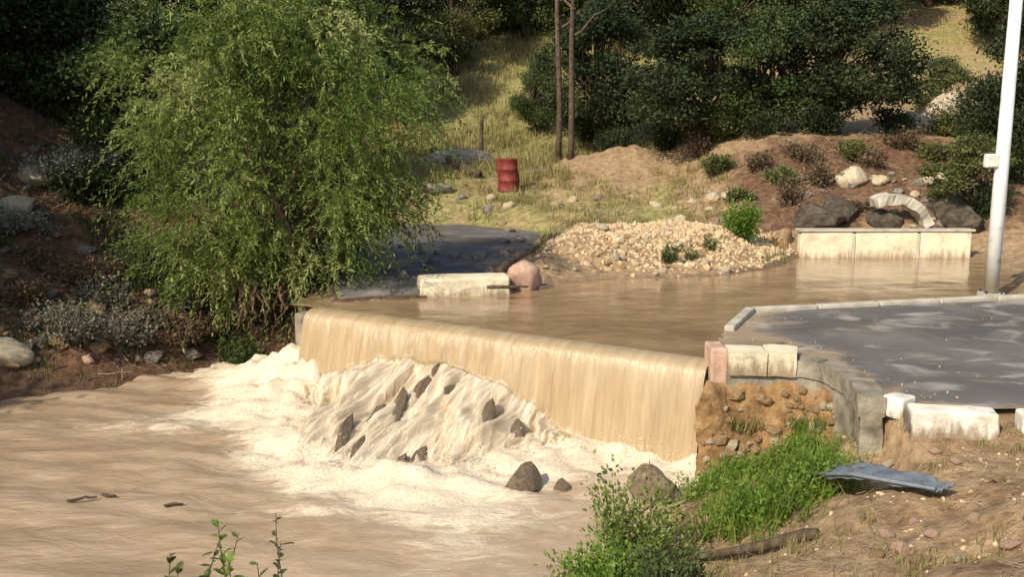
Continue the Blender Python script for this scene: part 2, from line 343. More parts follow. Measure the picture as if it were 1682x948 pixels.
# ------------------------------------------------------------------ water
cd = B - A; CL = float(np.hypot(*cd)); ct = cd / CL; cn = np.array([ct[1], -ct[0]])
if cn[1] > 0: cn = -cn
us = np.linspace(0, 1, 420); vs = np.linspace(0, 1, 130)
d0_u = np.interp(us, [0, .05, .10, .16, .24, .32, .42, .52, .60, .66, .72, .80, 1], [1.0, .97, .90, .72, .54, .43, .47, .56, .66, .80, .98, 1.1, 1.12])
ext_u = np.interp(us, [0, .06, .14, .22, .3, .45, .6, .68, .76, .85, 1], [.4, .55, 1.0, 1.5, 1.95, 2.2, 1.85, 1.2, .45, .12, .07])
ext_u = ext_u + .16 * fbm(us * 9, us * 0 + .5, 3, 44) * sstep(0, .2, us) * sstep(.8, .6, us); d0_u = d0_u + .07 * fbm(us * 14, us * 0 + 3.5, 3, 46) * sstep(.05, .15, us) * sstep(.78, .7, us)
FV, FF = [], []
drop_all = -ZL + ZU + 0.06
for i, u in enumerate(us):
    d0, ext = d0_u[i], ext_u[i]
    cas = max(drop_all - d0, 0.02)
    for v in vs:
        if v < 0.15:
            k = v / 0.15; s = -0.20 + 0.20 * k; dz = 0.03 * k ** 3 - 0.004 * (1 - k)
        elif v < 0.55:
            k = (v - 0.15) / 0.40; dz = 0.03 + (d0 - 0.03) * k ** 1.25; s = 0.26 * math.sqrt(max(dz - 0.03, 0)) + 0.03 * k
        else:
            k = (v - 0.55) / 0.45; dz = d0 + cas * (k ** 0.9 + 0.05 * math.sin(k * 12 + 9 * u)); s = 0.26 * math.sqrt(d0 - 0.03) + 0.03 + ext * k
        FV.append((u, v, s, dz)); FF.append(0)
FV = np.array(FV); U, V_, S, DZ = FV.T
i_u = np.round(U * 419).astype(int); D0 = d0_u[i_u]; EX = ext_u[i_u]
arc = V_ * 2.2
casc = sstep(0.50, 0.66, V_) * sstep(0.15, 0.7, EX)
wob = 0.18 * fbm(U * CL * 1.3, arc * 1.5, 2, 3)
lump = fbm(U * CL * 2.6 + wob, arc * 1.1, 4, 5); lump2 = fbm((U * CL + wob) * 9.0, arc * 2.2, 4, 15); knob = np.abs(fbm((U * CL + wob) * 5.0, arc * 3.4, 3, 19))
ripple = fbm(U * CL * 5.0, arc * 0.7, 3, 25)
S2 = S + (lump * 0.16 + lump2 * 0.07 + knob * 0.05) * casc + (ripple * 0.022 + .012 * fbm(U * CL * 16, arc * 1.2, 3, 27) + .04 * fbm(U * CL * 1.1, arc * .4, 2, 29)) * sstep(0.10, 0.5, V_)
Z2 = ZU - DZ + (lump * 0.12 + lump2 * 0.08 + knob * 0.05) * casc * sstep(1.0, 0.9, V_)
foam = 0.12 * sstep(0.3, 0.55, V_) + 0.80 * casc + 0.45 * sstep(0.50, 0.57, V_) * sstep(0.02, 0.12, U) * sstep(0.74, 0.66, U) + 0.75 * sstep(0.88, 1.0, V_) + 0.30 * sstep(0.02, 0.0, U)
foam = np.clip(foam - 0.03 - 0.45 * casc * sstep(.05, -.40, lump) - 0.38 * casc * sstep(.05, -.35, lump2) + .42 * sstep(.25, .7, ripple) * sstep(.3, .6, V_) * (1 - casc) * sstep(.1, .3, U), 0, 1)
XY = A[None] + ct[None] * (U * CL)[:, None] + cn[None] * S2[:, None]
fv = np.column_stack([XY, Z2])
uv = np.column_stack([U * CL, arc])
fall = link('waterfall', np_mesh('waterfall', fv, grid_faces(420, 130), True, {'foam': ('POINT', foam)}, uv), M['fall'])
tag(fall, 'sheet of muddy tan water pouring over the ford edge into white foam', 'waterfall', kind='structure')
# ford edge (wall carrying the road under the water)
bm = bmesh.new()
def prism(bm, pts, z0, z1):
    lo = [bm.verts.new((p[0], p[1], z0)) for p in pts]; hi = [bm.verts.new((p[0], p[1], z1)) for p in pts]
    n = len(pts)
    bm.faces.new(hi); bm.faces.new(lo[::-1])
    for i in range(n): bm.faces.new((lo[i], lo[(i + 1) % n], hi[(i + 1) % n], hi[i]))
def bm_obj(name, bm, mat, parent=None, smooth=False, bevel=0):
    bmesh.ops.recalc_face_normals(bm, faces=bm.faces)
    if bevel:
        bmesh.ops.bevel(bm, geom=[e for e in bm.edges if e.calc_face_angle(0) > 0.6], offset=bevel, segments=2, affect='EDGES', profile=0.7)
    me = bpy.data.meshes.new(name); bm.to_mesh(me); bm.free()
    if smooth: me.polygons.foreach_set('use_smooth', [True] * len(me.polygons))
    return link(name, me, mat, parent)
prism(bm, [A - ct * .3 - cn * .05, B + ct * .2 - cn * .05, B + ct * .2 - cn * .6, A - ct * .3 - cn * .6], -1.9, ZU - 0.10)
tag(bm_obj('ford_edge_wall', bm, M['concrete_old'], None), 'concrete edge of the ford hidden under the falling water', 'wall', kind='structure')
# lower pool
foot = []
for i in range(0, 420, 14):
    p = A + ct * us[i] * CL + cn * (0.30 * math.sqrt(d0_u[i]) + ext_u[i]); foot.append(p)
foot = [A - ct * 0.9 + cn * 0.25] + foot
px = spaced(-60, -9.5, 2.6, 3.0, 0.07, 1.5); py = spaced(-8, 6.0, 15.2, 16, 0.07, 1.0)
PX, PY = np.meshgrid(px, py, indexing='ij')
fd = line_d(foot, PX, PY)
# foam tongue drifting to the left along the far bank and out to the front
tong1 = line_d([foot[0], P(420, 640, ZL)[:2], P(330, 690, ZL)[:2], P(180, 700, ZL)[:2], P(40, 700, ZL)[:2]], PX, PY)
tong2 = line_d([P(700, 800, ZL)[:2], P(760, 860, ZL)[:2], P(740, 940, ZL)[:2]], PX, PY)
behind = ((PX - A[0]) * cn[0] + (PY - A[1]) * cn[1])
ext_here = np.interp(((PX - A[0]) * ct[0] + (PY - A[1]) * ct[1]) / CL, us, ext_u)
foam = 1.05 * np.exp(-(fd / 0.55) ** 2) + 0.35 * np.exp(-(fd / 1.5) ** 2) + 0.62 * np.exp(-(tong1 / 0.5) ** 2) * sstep(-8, -3.5, PX) + 0.34 * np.exp(-(tong2 / 0.7) ** 2)
tong3 = line_d([P(620, 830, ZL)[:2], P(760, 850, ZL)[:2], P(930, 850, ZL)[:2]], PX, PY)
foam = foam + .30 * np.exp(-(tong3 / .75) ** 2)
foam = np.where(behind < ext_here + 0.3, np.maximum(foam, 0.8), foam) * sstep(16, 15, PY)
foam = np.clip(foam, 0, 1.05)
ca, sa = math.cos(R(14)), math.sin(R(14)); fu, fw = PX * ca - PY * sa, PX * sa + PY * ca
amp = 0.03 + 0.07 * np.exp(-(fd / 1.3) ** 2) + 0.02 * sstep(-3, -8, PX)
PZ = ZL + amp * fbm(fu * 0.7, fw * 2.0, 5, 51) + 0.5 * amp * np.abs(fbm(fu * 2.2, fw * 4.0, 3, 61)) * np.clip(foam, 0.2, 1) + 0.10 * np.exp(-(fd / 0.35) ** 2) * (0.5 + fbm(PX * 3, PY * 3, 3, 71))
al = -((PX - A[0]) * ct[0] + (PY - A[1]) * ct[1])
heap = np.exp(-(line_d([A + ct * .1 + cn * .15, A - ct * 1.5 + cn * .35], PX, PY) / .50) ** 2) * np.clip(1 - al / 1.8, 0, 1.05)
PZ = PZ + heap * (.36 + .24 * fbm(PX * 2.2 + PY, PY * 5, 4, 77) + .10 * np.abs(fbm(PX * 9, PY * 9, 3, 79)))
foam = np.maximum(foam, np.clip(1.3 * heap, 0, .85))
tag(link('lower_pool', np_mesh('lower_pool', np.stack([PX, PY, PZ], -1).reshape(-1, 3), grid_faces(len(px), len(py)), True, {'foam': ('POINT', foam.ravel())}), M['pool']),
    'churning muddy brown water below the fall', 'water', kind='structure')
# upper pond: clipped to the upstream side of the edge
ua = np.linspace(-0.35, 1.5, 130); ub = np.concatenate([[-0.13], np.linspace(-0.2, -14, 149)])
UA, UB = np.meshgrid(ua, ub, indexing='ij')
WX = A[0] + ct[0] * UA * CL + cn[0] * UB; WY = A[1] + ct[1] * UA * CL + cn[1] * UB
sdw = poly_sd(pond, WX, WY)
WZ = ZU + 0.006 * fbm(WX * 1.6, WY * 1.6, 3, 81) + 0.0 * WX
F = grid_faces(130, 150); keep = (sdw.ravel()[F] < 0.45).all(1) 
wm = np_mesh('upper_water', np.stack([WX, WY, WZ], -1).reshape(-1, 3), F[keep], True, {'foam': ('POINT', np.zeros(WX.size))})
tag(link('flood_water', wm, M['pond']), 'flat brown flood water covering the road above the fall', 'water', kind='structure')

# ------------------------------------------------------------------ roads and kerbs
def road(poly, z, name, label, siltf):
    x0, x1 = min(p[0] for p in poly), max(p[0] for p in poly); y0, y1 = min(p[1] for p in poly), max(p[1] for p in poly)
    x1 = min(x1, 20)
    nx, ny = int((x1 - x0) / 0.08) + 2, int((y1 - y0) / 0.08) + 2
    X, Y = np.meshgrid(np.linspace(x0, x1, nx), np.linspace(y0, y1, ny), indexing='ij')
    sd = poly_sd(poly, X, Y); F = grid_faces(nx, ny); keep = (sd.ravel()[F] < 0.17).all(1)
    Z = z + 0.010 * fbm(X * 0.8, Y * 0.8, 3, 91)
    if z: Z = Z - .12 + np.clip(-sd * .35, -.1, .12)
    return tag(link(name, np_mesh(name, np.stack([X, Y, Z], -1).reshape(-1, 3), F[keep], True, {'silt': ('POINT', siltf(X, Y, sd).ravel()), 'dust': ('POINT', np.full(X.size, 0.55 if z == 0 else 0.25))}), M['asphalt']), label, 'road', kind='structure')
rd = road(road_poly, 0.0, 'road', 'grey asphalt road ending at the flooded ford', lambda X, Y, sd: 0.28 + 0.30 * np.exp(sd / 0.25) + 0.35 * np.exp(-((X - 3.0) / 0.6) ** 2))
rd2 = road(farroad_poly, 0.03, 'road', 'dark wet asphalt strip emerging from the water under the willow', lambda X, Y, sd: 0.15 + 0.45 * np.exp(sd / 0.35))
def block(name, a, b, w, z0, z1, mat, parent, side=1, bevel=0.015, jag=0.0):
    a, b = np.array(a[:2]), np.array(b[:2]); d = (b - a) / np.hypot(*(b - a)); n = np.array([-d[1], d[0]]) * side
    bm = bmesh.new(); prism(bm, [a, b, b + n * w, a + n * w], z0, z1); bmesh.ops.recalc_face_normals(bm, faces=bm.faces)
    bmesh.ops.bevel(bm, geom=bm.edges[:], offset=min(.035, w * .2, (z1 - z0) * .3), segments=3, affect='EDGES', profile=.6)
    bmesh.ops.subdivide_edges(bm, edges=[e for e in bm.edges if e.calc_length() > .08], cuts=3, use_grid_fill=True)
    o_ = random.random() * 50
    for v in bm.verts:
        nn = mnoise.noise_vector(Vector(v.co) * 6 + Vector((o_, 0, 0))); v.co += nn * jag
    return bm_obj(name, bm, mat, parent, False, 0)
def lerp2(a, b, t): return np.array(a) + (np.array(b) - np.array(a)) * t
# white kerb along the near edge of the road (block, gap, block ...)
K = [P(x, y, -0.10)[:2] for x, y in ((1760, 716), (1642, 711), (1498, 704), (1480, 686), (1447, 677))]
for a, b in ((lerp2(K[0], K[1], -2.2), lerp2(K[0], K[1], -0.75)), (lerp2(K[0], K[1], -0.65), lerp2(K[0], K[1], 0.68)), (K[1], K[2]), (K[3], K[4])):
    block('kerb_block', a, b, 0.24, -0.14 if b is K[4] else -0.32, 0.065, M['white_paint'], rd, -1, jag=0.014)
block('kerb_block', lerp2(K[2], K[3], 0.1), lerp2(K[2], K[3], 0.95), 0.22, -0.2, 0.02, M['concrete_old'], rd, -1, jag=0.02)
# pale kerb along the far edge
for i in range(2):
    a, b = far_k[i], far_k[i + 1]; L = float(np.hypot(*(b - a))); n = max(1, int(L / 0.95))
    for k in range(n):
        block('kerb_block', lerp2(a, b, k / n + 0.004), lerp2(a, b, (k + 1) / n - 0.004), 0.13, -0.3, 0.055 if i else 0.07, M['concrete'], rd, 1, jag=0.006)
a, b = far_k[2], far_k[3]
for k in range(2): block('kerb_block', lerp2(a, b, k * .5 + 0.004), lerp2(a, b, k * .5 + .496), 0.13, -0.3, 0.055, M['concrete'], rd, 1, jag=0.006)

# ------------------------------------------------------------------ stone abutment at the end of the road
ab = tag(empty('stone_abutment', (float(near_k[5][0]), float(near_k[5][1]), -0.9)), 'curved concrete-capped rubble abutment at the end of the asphalt beside the fall', 'abutment')
def place_child(o):           # keep world coordinates under a moved empty
    o.matrix_parent_inverse = Matrix.Translation(-o.parent.location); return o
wall_line = [P(x, y, 0.05)[:2] for x, y in ((1196, 586), (1292, 588), (1345, 592), (1385, 612), (1406, 632), (1416, 652))]
wl_pts = []
for i in range(len(wall_line) - 1):
    for k in range(6): wl_pts.append(lerp2(wall_line[i], wall_line[i + 1], k / 6))
wl_pts.append(np.array(wall_line[-1])); wl_pts = np.array(wl_pts)
for _ in range(3): wl_pts[1:-1] = (wl_pts[:-2] + wl_pts[1:-1] * 2 + wl_pts[2:]) / 4
def ribbon(name, pts, w0, w1, z0, z1, mat, parent, jag=0.0, nz=6):
    d = np.gradient(pts, axis=0); d /= np.hypot(d[:, 0], d[:, 1])[:, None]; n = np.stack([d[:, 1], -d[:, 0]], 1)
    bm = bmesh.new(); rings = []
    for p, nn in zip(pts, n):
        prof = [(w0, z0 + (z1 - z0) * k / nz) for k in range(nz + 1)] + [(w1, z1 - (z1 - z0) * k / nz) for k in range(nz + 1)]
        rings.append([bm.verts.new((p[0] + nn[0] * w, p[1] + nn[1] * w, z)) for w, z in prof])
    m = len(rings[0])
    for r0, r1 in zip(rings[:-1], rings[1:]):
        for j in range(m): bm.faces.new((r0[j], r0[(j + 1) % m], r1[(j + 1) % m], r1[j]))
    bm.faces.new(rings[0]); bm.faces.new(rings[-1][::-1])
    for v in bm.verts: v.co += mnoise.noise_vector(v.co * 5) * jag + mnoise.noise_vector(v.co * 17) * jag * 0.4
    return place_child(bm_obj(name, bm, mat, parent, False))
ribbon('wall_core', wl_pts, 0.0, -0.20, -1.5, -0.13, M['concrete_old'], ab, 0.02)
NB = 7; cuts = np.linspace(0, len(wl_pts) - 1, NB + 1).astype(int)
NBZ = [.10, .10, .045, .04, .035, .045, .05]
for i in range(NB):
    seg = wl_pts[cuts[i]:cuts[i + 1] + 1].copy()
    seg[0] += (seg[1] - seg[0]) * 0.06; seg[-1] += (seg[-2] - seg[-1]) * 0.06
    o = ribbon('coping_block', seg, 0.05 if i < 2 else 0.03, -0.36 if i < 2 else -0.22, -0.145, NBZ[i] + 0.012 * random.uniform(-1, 1), M['cream'] if i < 2 else M['concrete_old'], ab, 0.012, 3)
# end pier at the water's edge
pier = [P(1168, 590, 0)[:2], P(1196, 590, 0)[:2]]
o = block('end_pier', pier[0], pier[1], 0.38, -1.3, 0.12, M['stone_pink'], ab, 1, jag=0.02); place_child(o)
ext = np.concatenate([np.array([P(1146, 600, 0.0)[:2], P(1158, 600, 0.0)[:2], P(1172, 598, 0.0)[:2]]), wl_pts[:int(len(wl_pts) * .62)]])
dte = np.gradient(ext, axis=0); dte /= np.hypot(dte[:, 0], dte[:, 1])[:, None]; nex = np.stack([dte[:, 1], -dte[:, 0]], 1)
def fill_pt(f, g):
    i = f * (len(ext) - 1); i0 = min(int(i), len(ext) - 2); w_ = i - i0; p = ext[i0] * (1 - w_) + ext[i0 + 1] * w_; n_ = nex[i0] * (1 - w_) + nex[i0 + 1] * w_
    lo = 1 - sstep(.6, 1.0, f) * .45
    ed = sstep(1.0, .82, f); tp = sstep(0, .14, f) * .5 + .5
    q = p + n_ * (-.09 + (.10 + .42 * g ** 1.1) * ed * sstep(0, .06, g + .02) * tp); zz = -.17 - .12 * abs(float(pnoise(f * 7, .5))) * (1 - g) - 1.25 * g - .25 * (1 - sstep(0, .10, f)) * (1 - g)
    return Vector((q[0], q[1], zz))
bm = bmesh.new(); rows_ = []
for i in range(61):
    row = []
    for k in range(31):
        p = fill_pt(i / 60, k / 30); p += (mnoise.noise_vector(p * 3.5) * .05 + mnoise.noise_vector(p * 11) * .035) * min(1, k / 4) * min(1, (60 - i) / 6); row.append(bm.verts.new(p))
    rows_.append(row)
for r0, r1 in zip(rows_[:-1], rows_[1:]):
    for k in range(30): bm.faces.new((r0[k], r0[k + 1], r1[k + 1], r1[k]))
place_child(bm_obj('earth_fill', bm, M['earth_orange'], ab, True))
# far-side upright by the water (kerb end)
def rock_mesh(name, seed, sub=2, rough=0.28, facet=0.5):
    bm = bmesh.new(); bmesh.ops.create_icosphere(bm, subdivisions=sub, radius=1)
    rs = random.Random(seed); pl = [Vector((rs.uniform(-1, 1), rs.uniform(-1, 1), rs.uniform(-1, 1))).normalized() for _ in range(7)]
    dd = [rs.uniform(0.55, 0.85) for _ in pl]; of = Vector((seed * 3.1, seed * 1.7, 0))
    for v in bm.verts:
        n = v.co.normalized(); r = 1 + rough * mnoise.fractal(n * 1.3 + of, 1.0, 2.0, 4)
        p = n * r
        for q, k in zip(pl, dd):
            e = p.dot(q) - k
            if e > 0: p -= q * e * (0.5 + facet * 0.5)
        v.co = p
    me = bpy.data.meshes.new(name); bm.to_mesh(me); bm.free()
    me.polygons.foreach_set('use_smooth', [sub > 2] * len(me.polygons))
    return me
def with_mat(me, mat):
    m2 = me.copy(); m2.materials.clear(); m2.materials.append(mat); return m2
rock_base = [rock_mesh('rock', s, 3, .30, .9) for s in range(6)]; chip_base = [rock_mesh('rock', s + 40, 2, .42, 1.0) for s in range(7)]; stone_base = [rock_mesh('stone', s + 20, 1, 0.2, 0.8) for s in range(6)]
ROCKS = {k: [with_mat(m, M[k]) for m in rock_base] for k in ('stone', 'stone_grey', 'stone_pale', 'stone_pink', 'stone_wet', 'stone_dark')}
CHIPS = {k: [with_mat(m, M[k]) for m in chip_base] for k in ('stone', 'stone_grey', 'stone_pink', 'stone_pale', 'stone_wet', 'stone_dark')}
STONES = {k: [with_mat(m, M[k]) for m in stone_base] for k in ('stone', 'stone_grey', 'stone_pale')}
rr = random.Random(3)
def rock(name, loc, sz, mat, label=None, cat='boulder', group=None, rot=None, protos=None, parent=None, flat=0.7):
    o = bpy.data.objects.new(name, rr.choice((protos or ROCKS)[mat])); COL.objects.link(o)
    s = sz if isinstance(sz, (tuple, list)) else (sz * rr.uniform(.8, 1.2), sz * rr.uniform(.8, 1.2), sz * flat * rr.uniform(.8, 1.2))
    o.location = loc; o.scale = s; o.rotation_euler = rot or (rr.uniform(-.4, .4), rr.uniform(-.4, .4), rr.uniform(0, 6.28))
    if parent is not None: o.parent = parent; place_child(o)
    elif label: tag(o, label, cat, group)
    return o
# rubble stones of the abutment face
for k in range(120):
    f, g = rr.uniform(.02, .98), rr.uniform(0.02, .9) ** .9; p = fill_pt(f, g)
    if p.z < tz(p.x, p.y) - .03: continue
    big = rr.random() ** 2.2
    rock('stone', tuple(p), (.035 + .08 * big, .035 + .07 * big, .03 + .05 * big), rr.choice(['stone', 'stone', 'stone', 'stone_pale']), parent=ab, protos=STONES)
# earth apron in front of the abutment is the ground itself

# ------------------------------------------------------------------ tubes
def tube(bm, pts, rad, seg=8, cap=True):
    pts = [Vector(p) for p in pts]; rings = []; n = len(pts)
    rad = rad if hasattr(rad, '__len__') else [rad] * n
    ref = Vector((0.13, 0.21, 1)).normalized()
    for i, p in enumerate(pts):
        d = (pts[min(i + 1, n - 1)] - pts[max(i - 1, 0)]).normalized()
        rf = ref if abs(d.dot(ref)) < 0.95 else Vector((1, 0, 0))
        a = d.cross(rf).normalized(); b = d.cross(a).normalized()
        rings.append([bm.verts.new(p + (a * math.cos(2 * math.pi * k / seg) + b * math.sin(2 * math.pi * k / seg)) * rad[i]) for k in range(seg)])
    for r0, r1 in zip(rings[:-1], rings[1:]):
        for k in range(seg): bm.faces.new((r0[k], r0[(k + 1) % seg], r1[(k + 1) % seg], r1[k]))
    if cap: bm.faces.new(rings[0][::-1]); bm.faces.new(rings[-1])
def branch_pts(p0, p1, n=6, wob=0.1, sag=0.0, seed=0):
    p0, p1 = Vector(p0), Vector(p1); L = (p1 - p0).length; out = []
    for i in range(n + 1):
        t_ = i / n; p = p0.lerp(p1, t_) + mnoise.noise_vector(Vector((seed * 7.3, t_ * 2.2, seed))) * wob * L * math.sin(math.pi * min(t_ * 0.9 + .05, 1)) + Vector((0, 0, -sag * L * t_ * t_ + sag * L * t_))
        out.append(p)
    return out

# ------------------------------------------------------------------ lamp post
lp = P(1641, 487, 0.0)
lamp = tag(empty('lamp_post', (lp[0], lp[1] + 0.25, -0.02)), 'white painted steel lamp post standing at the far kerb of the asphalt', 'lamp post')
bm = bmesh.new(); tube(bm, [(0, 0, 0.0), (0, 0, 2.0), (0, 0, 6.2)], [0.105, 0.098, 0.075], 24); o = bm_obj('pole', bm, M['pole'], lamp, True)
bm = bmesh.new(); tube(bm, [(0, 0, -0.1), (0, 0, 0.03)], 0.19, 20); bm_obj('base_plate', bm, M['concrete'], lamp)
for k in range(4):
    bm = bmesh.new(); a_ = k * math.pi / 2 + .7; tube(bm, [(math.cos(a_) * .155, math.sin(a_) * .155, 0.03), (math.cos(a_) * .155, math.sin(a_) * .155, 0.075)], 0.014, 6); bm_obj('anchor_bolt', bm, M['dark'], lamp)
bz = Q(1633, 264, lp[1] + .2)[2] + 0.02
def box_bm(c, s, bevel=0.0):
    bm = bmesh.new(); bmesh.ops.create_cube(bm, size=1, matrix=Matrix.Translation(c) @ Matrix.Diagonal((*s, 1)))
    if bevel: bmesh.ops.bevel(bm, geom=bm.edges[:], offset=bevel, segments=2, affect='EDGES')
    return bm
jb = bm_obj('junction_box', box_bm((-0.17, -0.02, bz), (0.18, 0.12, 0.20), 0.012), M['pole'], lamp)
bm_obj('lid', box_bm((-0.17, -0.086, bz), (0.15, 0.012, 0.17), 0.004), M['white_paint'], jb)
bm = bmesh.new(); tube(bm, [(0, 0, 6.1), (-0.1, -.1, 6.6), (-0.5, -0.5, 6.85), (-1.0, -1.0, 6.9)], [.05, .045, .04, .035], 12); bm_obj('arm', bm, M['pole'], lamp, True)
lh = bm_obj('lamp_head', box_bm((-1.25, -1.25, 6.9), (0.3, 0.3, 0.12), 0.03), M['dark'], lamp)
bm_obj('lens', box_bm((-1.25, -1.25, 6.835), (0.24, 0.24, 0.02), 0.005), M['glass'], lh)

# ------------------------------------------------------------------ low wall across the flooded road
wy = P(1450, 424, ZU)[1]
wx = [P(x, 424, ZU)[0] for x in (1312, 1402, 1508, 1596)]
lw = tag(empty('low_wall', (float(wx[0]), float(wy), -0.4)), 'low cream wall of three panels standing in the flood water', 'wall')
for a_, b_ in zip(wx[:-1], wx[1:]):
    place_child(block('wall_panel', (a_ + .02, wy), (b_ - .02, wy), 0.22, -0.5, 0.43, M['cream'], lw, 1, jag=0.008))
for x_ in wx[1:3]:
    place_child(block('joint_post', (x_ - .03, wy - 0.012), (x_ + .03, wy - 0.012), 0.24, -0.5, 0.40, M['concrete'], lw, 1, jag=0.006))
place_child(block('coping', (wx[0] - .03, wy - .03), (wx[-1] + .03, wy - .03), 0.28, 0.432, 0.475, M['concrete'], lw, 1, jag=0.006))

# ------------------------------------------------------------------ leaves and trees
def leaf_arrays(C, D, N, L, W, fold=0.15):
    # diamond leaf of two triangles-as-quad: base, side, tip, side
    T = np.cross(D, N); T /= np.linalg.norm(T, axis=1)[:, None] + 1e-9
    L = L[:, None]; W = W[:, None]
    v = np.stack([C, C + D * L * .45 + T * W * .5 + N * W * fold, C + D * L, C + D * L * .45 - T * W * .5 + N * W * fold], 1).reshape(-1, 3)
    f = np.arange(len(C) * 4).reshape(-1, 4)
    return v, f
def unit(v): return v / (np.linalg.norm(v, axis=-1, keepdims=True) + 1e-9)
def leaf_mesh(name, C, D, N, L, W, rnd, mat):
    v, f = leaf_arrays(C, unit(D), unit(N), L, W)
    me = np_mesh(name, v, f, False, {'rnd': ('FACE', np.clip(rnd, 0, 1))}); me.materials.append(mat); return me
def make_tree(name, h, spread, seed, mat, n_leaf=9000, leaf=0.16, trunk_r=0.14, low=0.3, n_cl=34, lean=0.0, barkm='bark', aspect=0.55, n_trunk=1):
    r = np.random.default_rng(seed); root = empty(name)
    bm = bmesh.new(); tops = []
    for k in range(n_trunk):
        a = r.uniform(0, 6.28); off = Vector((math.cos(a), math.sin(a), 0)) * (0.12 * (n_trunk > 1)); tip = Vector((lean * h + r.normal(0, .05) * h + math.cos(a) * spread * .35 * (n_trunk > 1), r.normal(0, .05) * h + math.sin(a) * spread * .35 * (n_trunk > 1), h * 0.8))
        pts = branch_pts(off + Vector((0, 0, -0.25)), tip, 8, 0.06, 0, seed + k); tops.append(pts)
        tube(bm, pts, [trunk_r * (1.25 - 1.05 * i / 8) for i in range(9)], 8)
    cl = []
    for k in range(n_cl):
        z = low + (1 - low) * r.uniform(0, 1) ** 0.8; prof = math.sin(math.pi * min(1, (z - low * .8) / (1 - low * .8)) ** 0.75 * .93 + .12)
        a = r.uniform(0, 6.28); q = spread * max(prof, .2) * math.sqrt(r.uniform(0.15, 1))
        c = Vector((math.cos(a) * q + lean * h * z, math.sin(a) * q, z * h)); cl.append(c)
        pts = tops[k % n_trunk]; s = pts[min(8, max(2, int(z * 6)))]
        bp = branch_pts(s, c, 5, 0.12, 0.1, seed * 3 + k); tube(bm, bp, [trunk_r * .32 * (1 - .8 * i / 5) for i in range(6)], 5)
    bm_obj('trunk', bm, M[barkm], root, True)
    cl = np.array([tuple(c) for c in cl]); rad = spread * r.uniform(.12, .34, n_cl)
    which = r.choice(n_cl, n_leaf, p=rad ** 2 / (rad ** 2).sum())
    dirs = unit(r.normal(size=(n_leaf, 3))); rr_ = rad[which] * r.uniform(.25, 1, n_leaf) ** .5 * (1 + .35 * r.normal(size=n_leaf))
    C = cl[which] + dirs * rr_[:, None] * np.array([1, 1, aspect + .15]); 
    D = unit(dirs * .6 + r.normal(size=(n_leaf, 3)) * .8 + np.array([0, 0, -.25])); N = unit(dirs + np.array([0, 0, .6]) + r.normal(size=(n_leaf, 3)) * .6)
    rnd = np.clip(r.normal(.5, .22, n_leaf) + (r.uniform(-.2, .2, n_cl))[which], 0, 1)
    Ls = leaf * r.uniform(.6, 1.3, n_leaf)
    link('crown', leaf_mesh('crown', C, D, N, Ls, Ls * .55, rnd, M[mat]), None, root)
    return root
def copy_tree(o, loc, rz, sc, label=None, cat='tree', group=None):
    c = o.copy(); COL.objects.link(c); c.location = loc; c.rotation_euler = (0, 0, rz); c.scale = (sc, sc, sc) if not hasattr(sc, '__len__') else sc
    for ch in list(o.children):
        d = ch.copy(); COL.objects.link(d); d.parent = c
    for k in ('label', 'category', 'group'):
        if k in c: del c[k]
    return tag(c, label, cat, group)

# willow on the left bank
def make_willow():
    r = np.random.default_rng(5); bx, by = Q(470, 480, 15.4)[:2]; bz = 0.25
    root = tag(empty('willow_tree', (bx, by, bz)), 'bushy bright green willow leaning over the bank beside the fall', 'tree')
    bm = bmesh.new(); C = []; D = []; N = []; RN = []
    for s in range(7):
        a = r.uniform(0, 6.28); p0 = Vector((r.normal(0, .45), r.normal(0, .3), -.25)); p1 = Vector((math.cos(a) * 1.3 + .1, math.sin(a) * .9, r.uniform(1.5, 2.6)))
        tube(bm, branch_pts(p0, p1, 8, .1, .05, s), [.075 * (1.2 - i / 8 * .9) for i in range(9)], 7)
    cl = []
    for k in range(125):
        # crown envelope, wider to the upper right
        z = r.uniform(0.15, 4.3); w = 2.15 * math.sin(math.pi * min(max((z + .35) / 4.9, .0), 1)) ** .6
        cx = r.uniform(-1, 1) * w + 0.14 * (z - 2); cy = r.uniform(-1, 1) * w * .75
        cl.append((cx, cy, z, r.uniform(.3, .6)))
        bp = branch_pts((cx * .3, cy * .3, max(.3, z - 1.0)), (cx, cy, z), 5, .12, .05, k + 40); tube(bm, bp, [.03 * (1 - .75 * i / 5) for i in range(6)], 5)
    bm_obj('trunk', bm, M['bark'], root, True)
    for (cx, cy, z, rad) in cl:
        tone = r.normal(.45, .20)
        for j in range(38):
            # an arching shoot with narrow leaves
            d0 = unit(r.normal(size=3) + np.array([cx * .35, cy * .35 - .2, .35])); st = np.array([cx, cy, z]) + r.normal(size=3) * rad * .45
            L = r.uniform(.35, .95); nl = 30; tt = np.linspace(.1, 1, nl)
            pts = st + d0[None] * (L * tt)[:, None] + np.array([0, 0, -1.0])[None] * (L * .62 * tt ** 2)[:, None]
            tg = unit(d0[None] + np.array([0, 0, -.9])[None] * tt[:, None])
            side = unit(np.cross(tg, r.normal(size=(nl, 3)))); dd = unit(tg * .9 + side * .7)
            C.append(pts + r.normal(size=(nl, 3)) * .012); D.append(dd); N.append(unit(np.cross(dd, r.normal(size=(nl, 3))) + np.array([0, -.2, .7])))
            RN.append(np.clip(tone + r.normal(0, .12) + r.normal(0, .15, nl), 0, 1))
    C = np.concatenate(C); D = np.concatenate(D); N = np.concatenate(N); RN = np.concatenate(RN); n = len(C)
    Ls = r.uniform(.055, .105, n)
    link('crown', leaf_mesh('crown', C, D, N, Ls, Ls * .26, RN, M['willow']), None, root)
    return root
willow = make_willow()

SCRUB = []
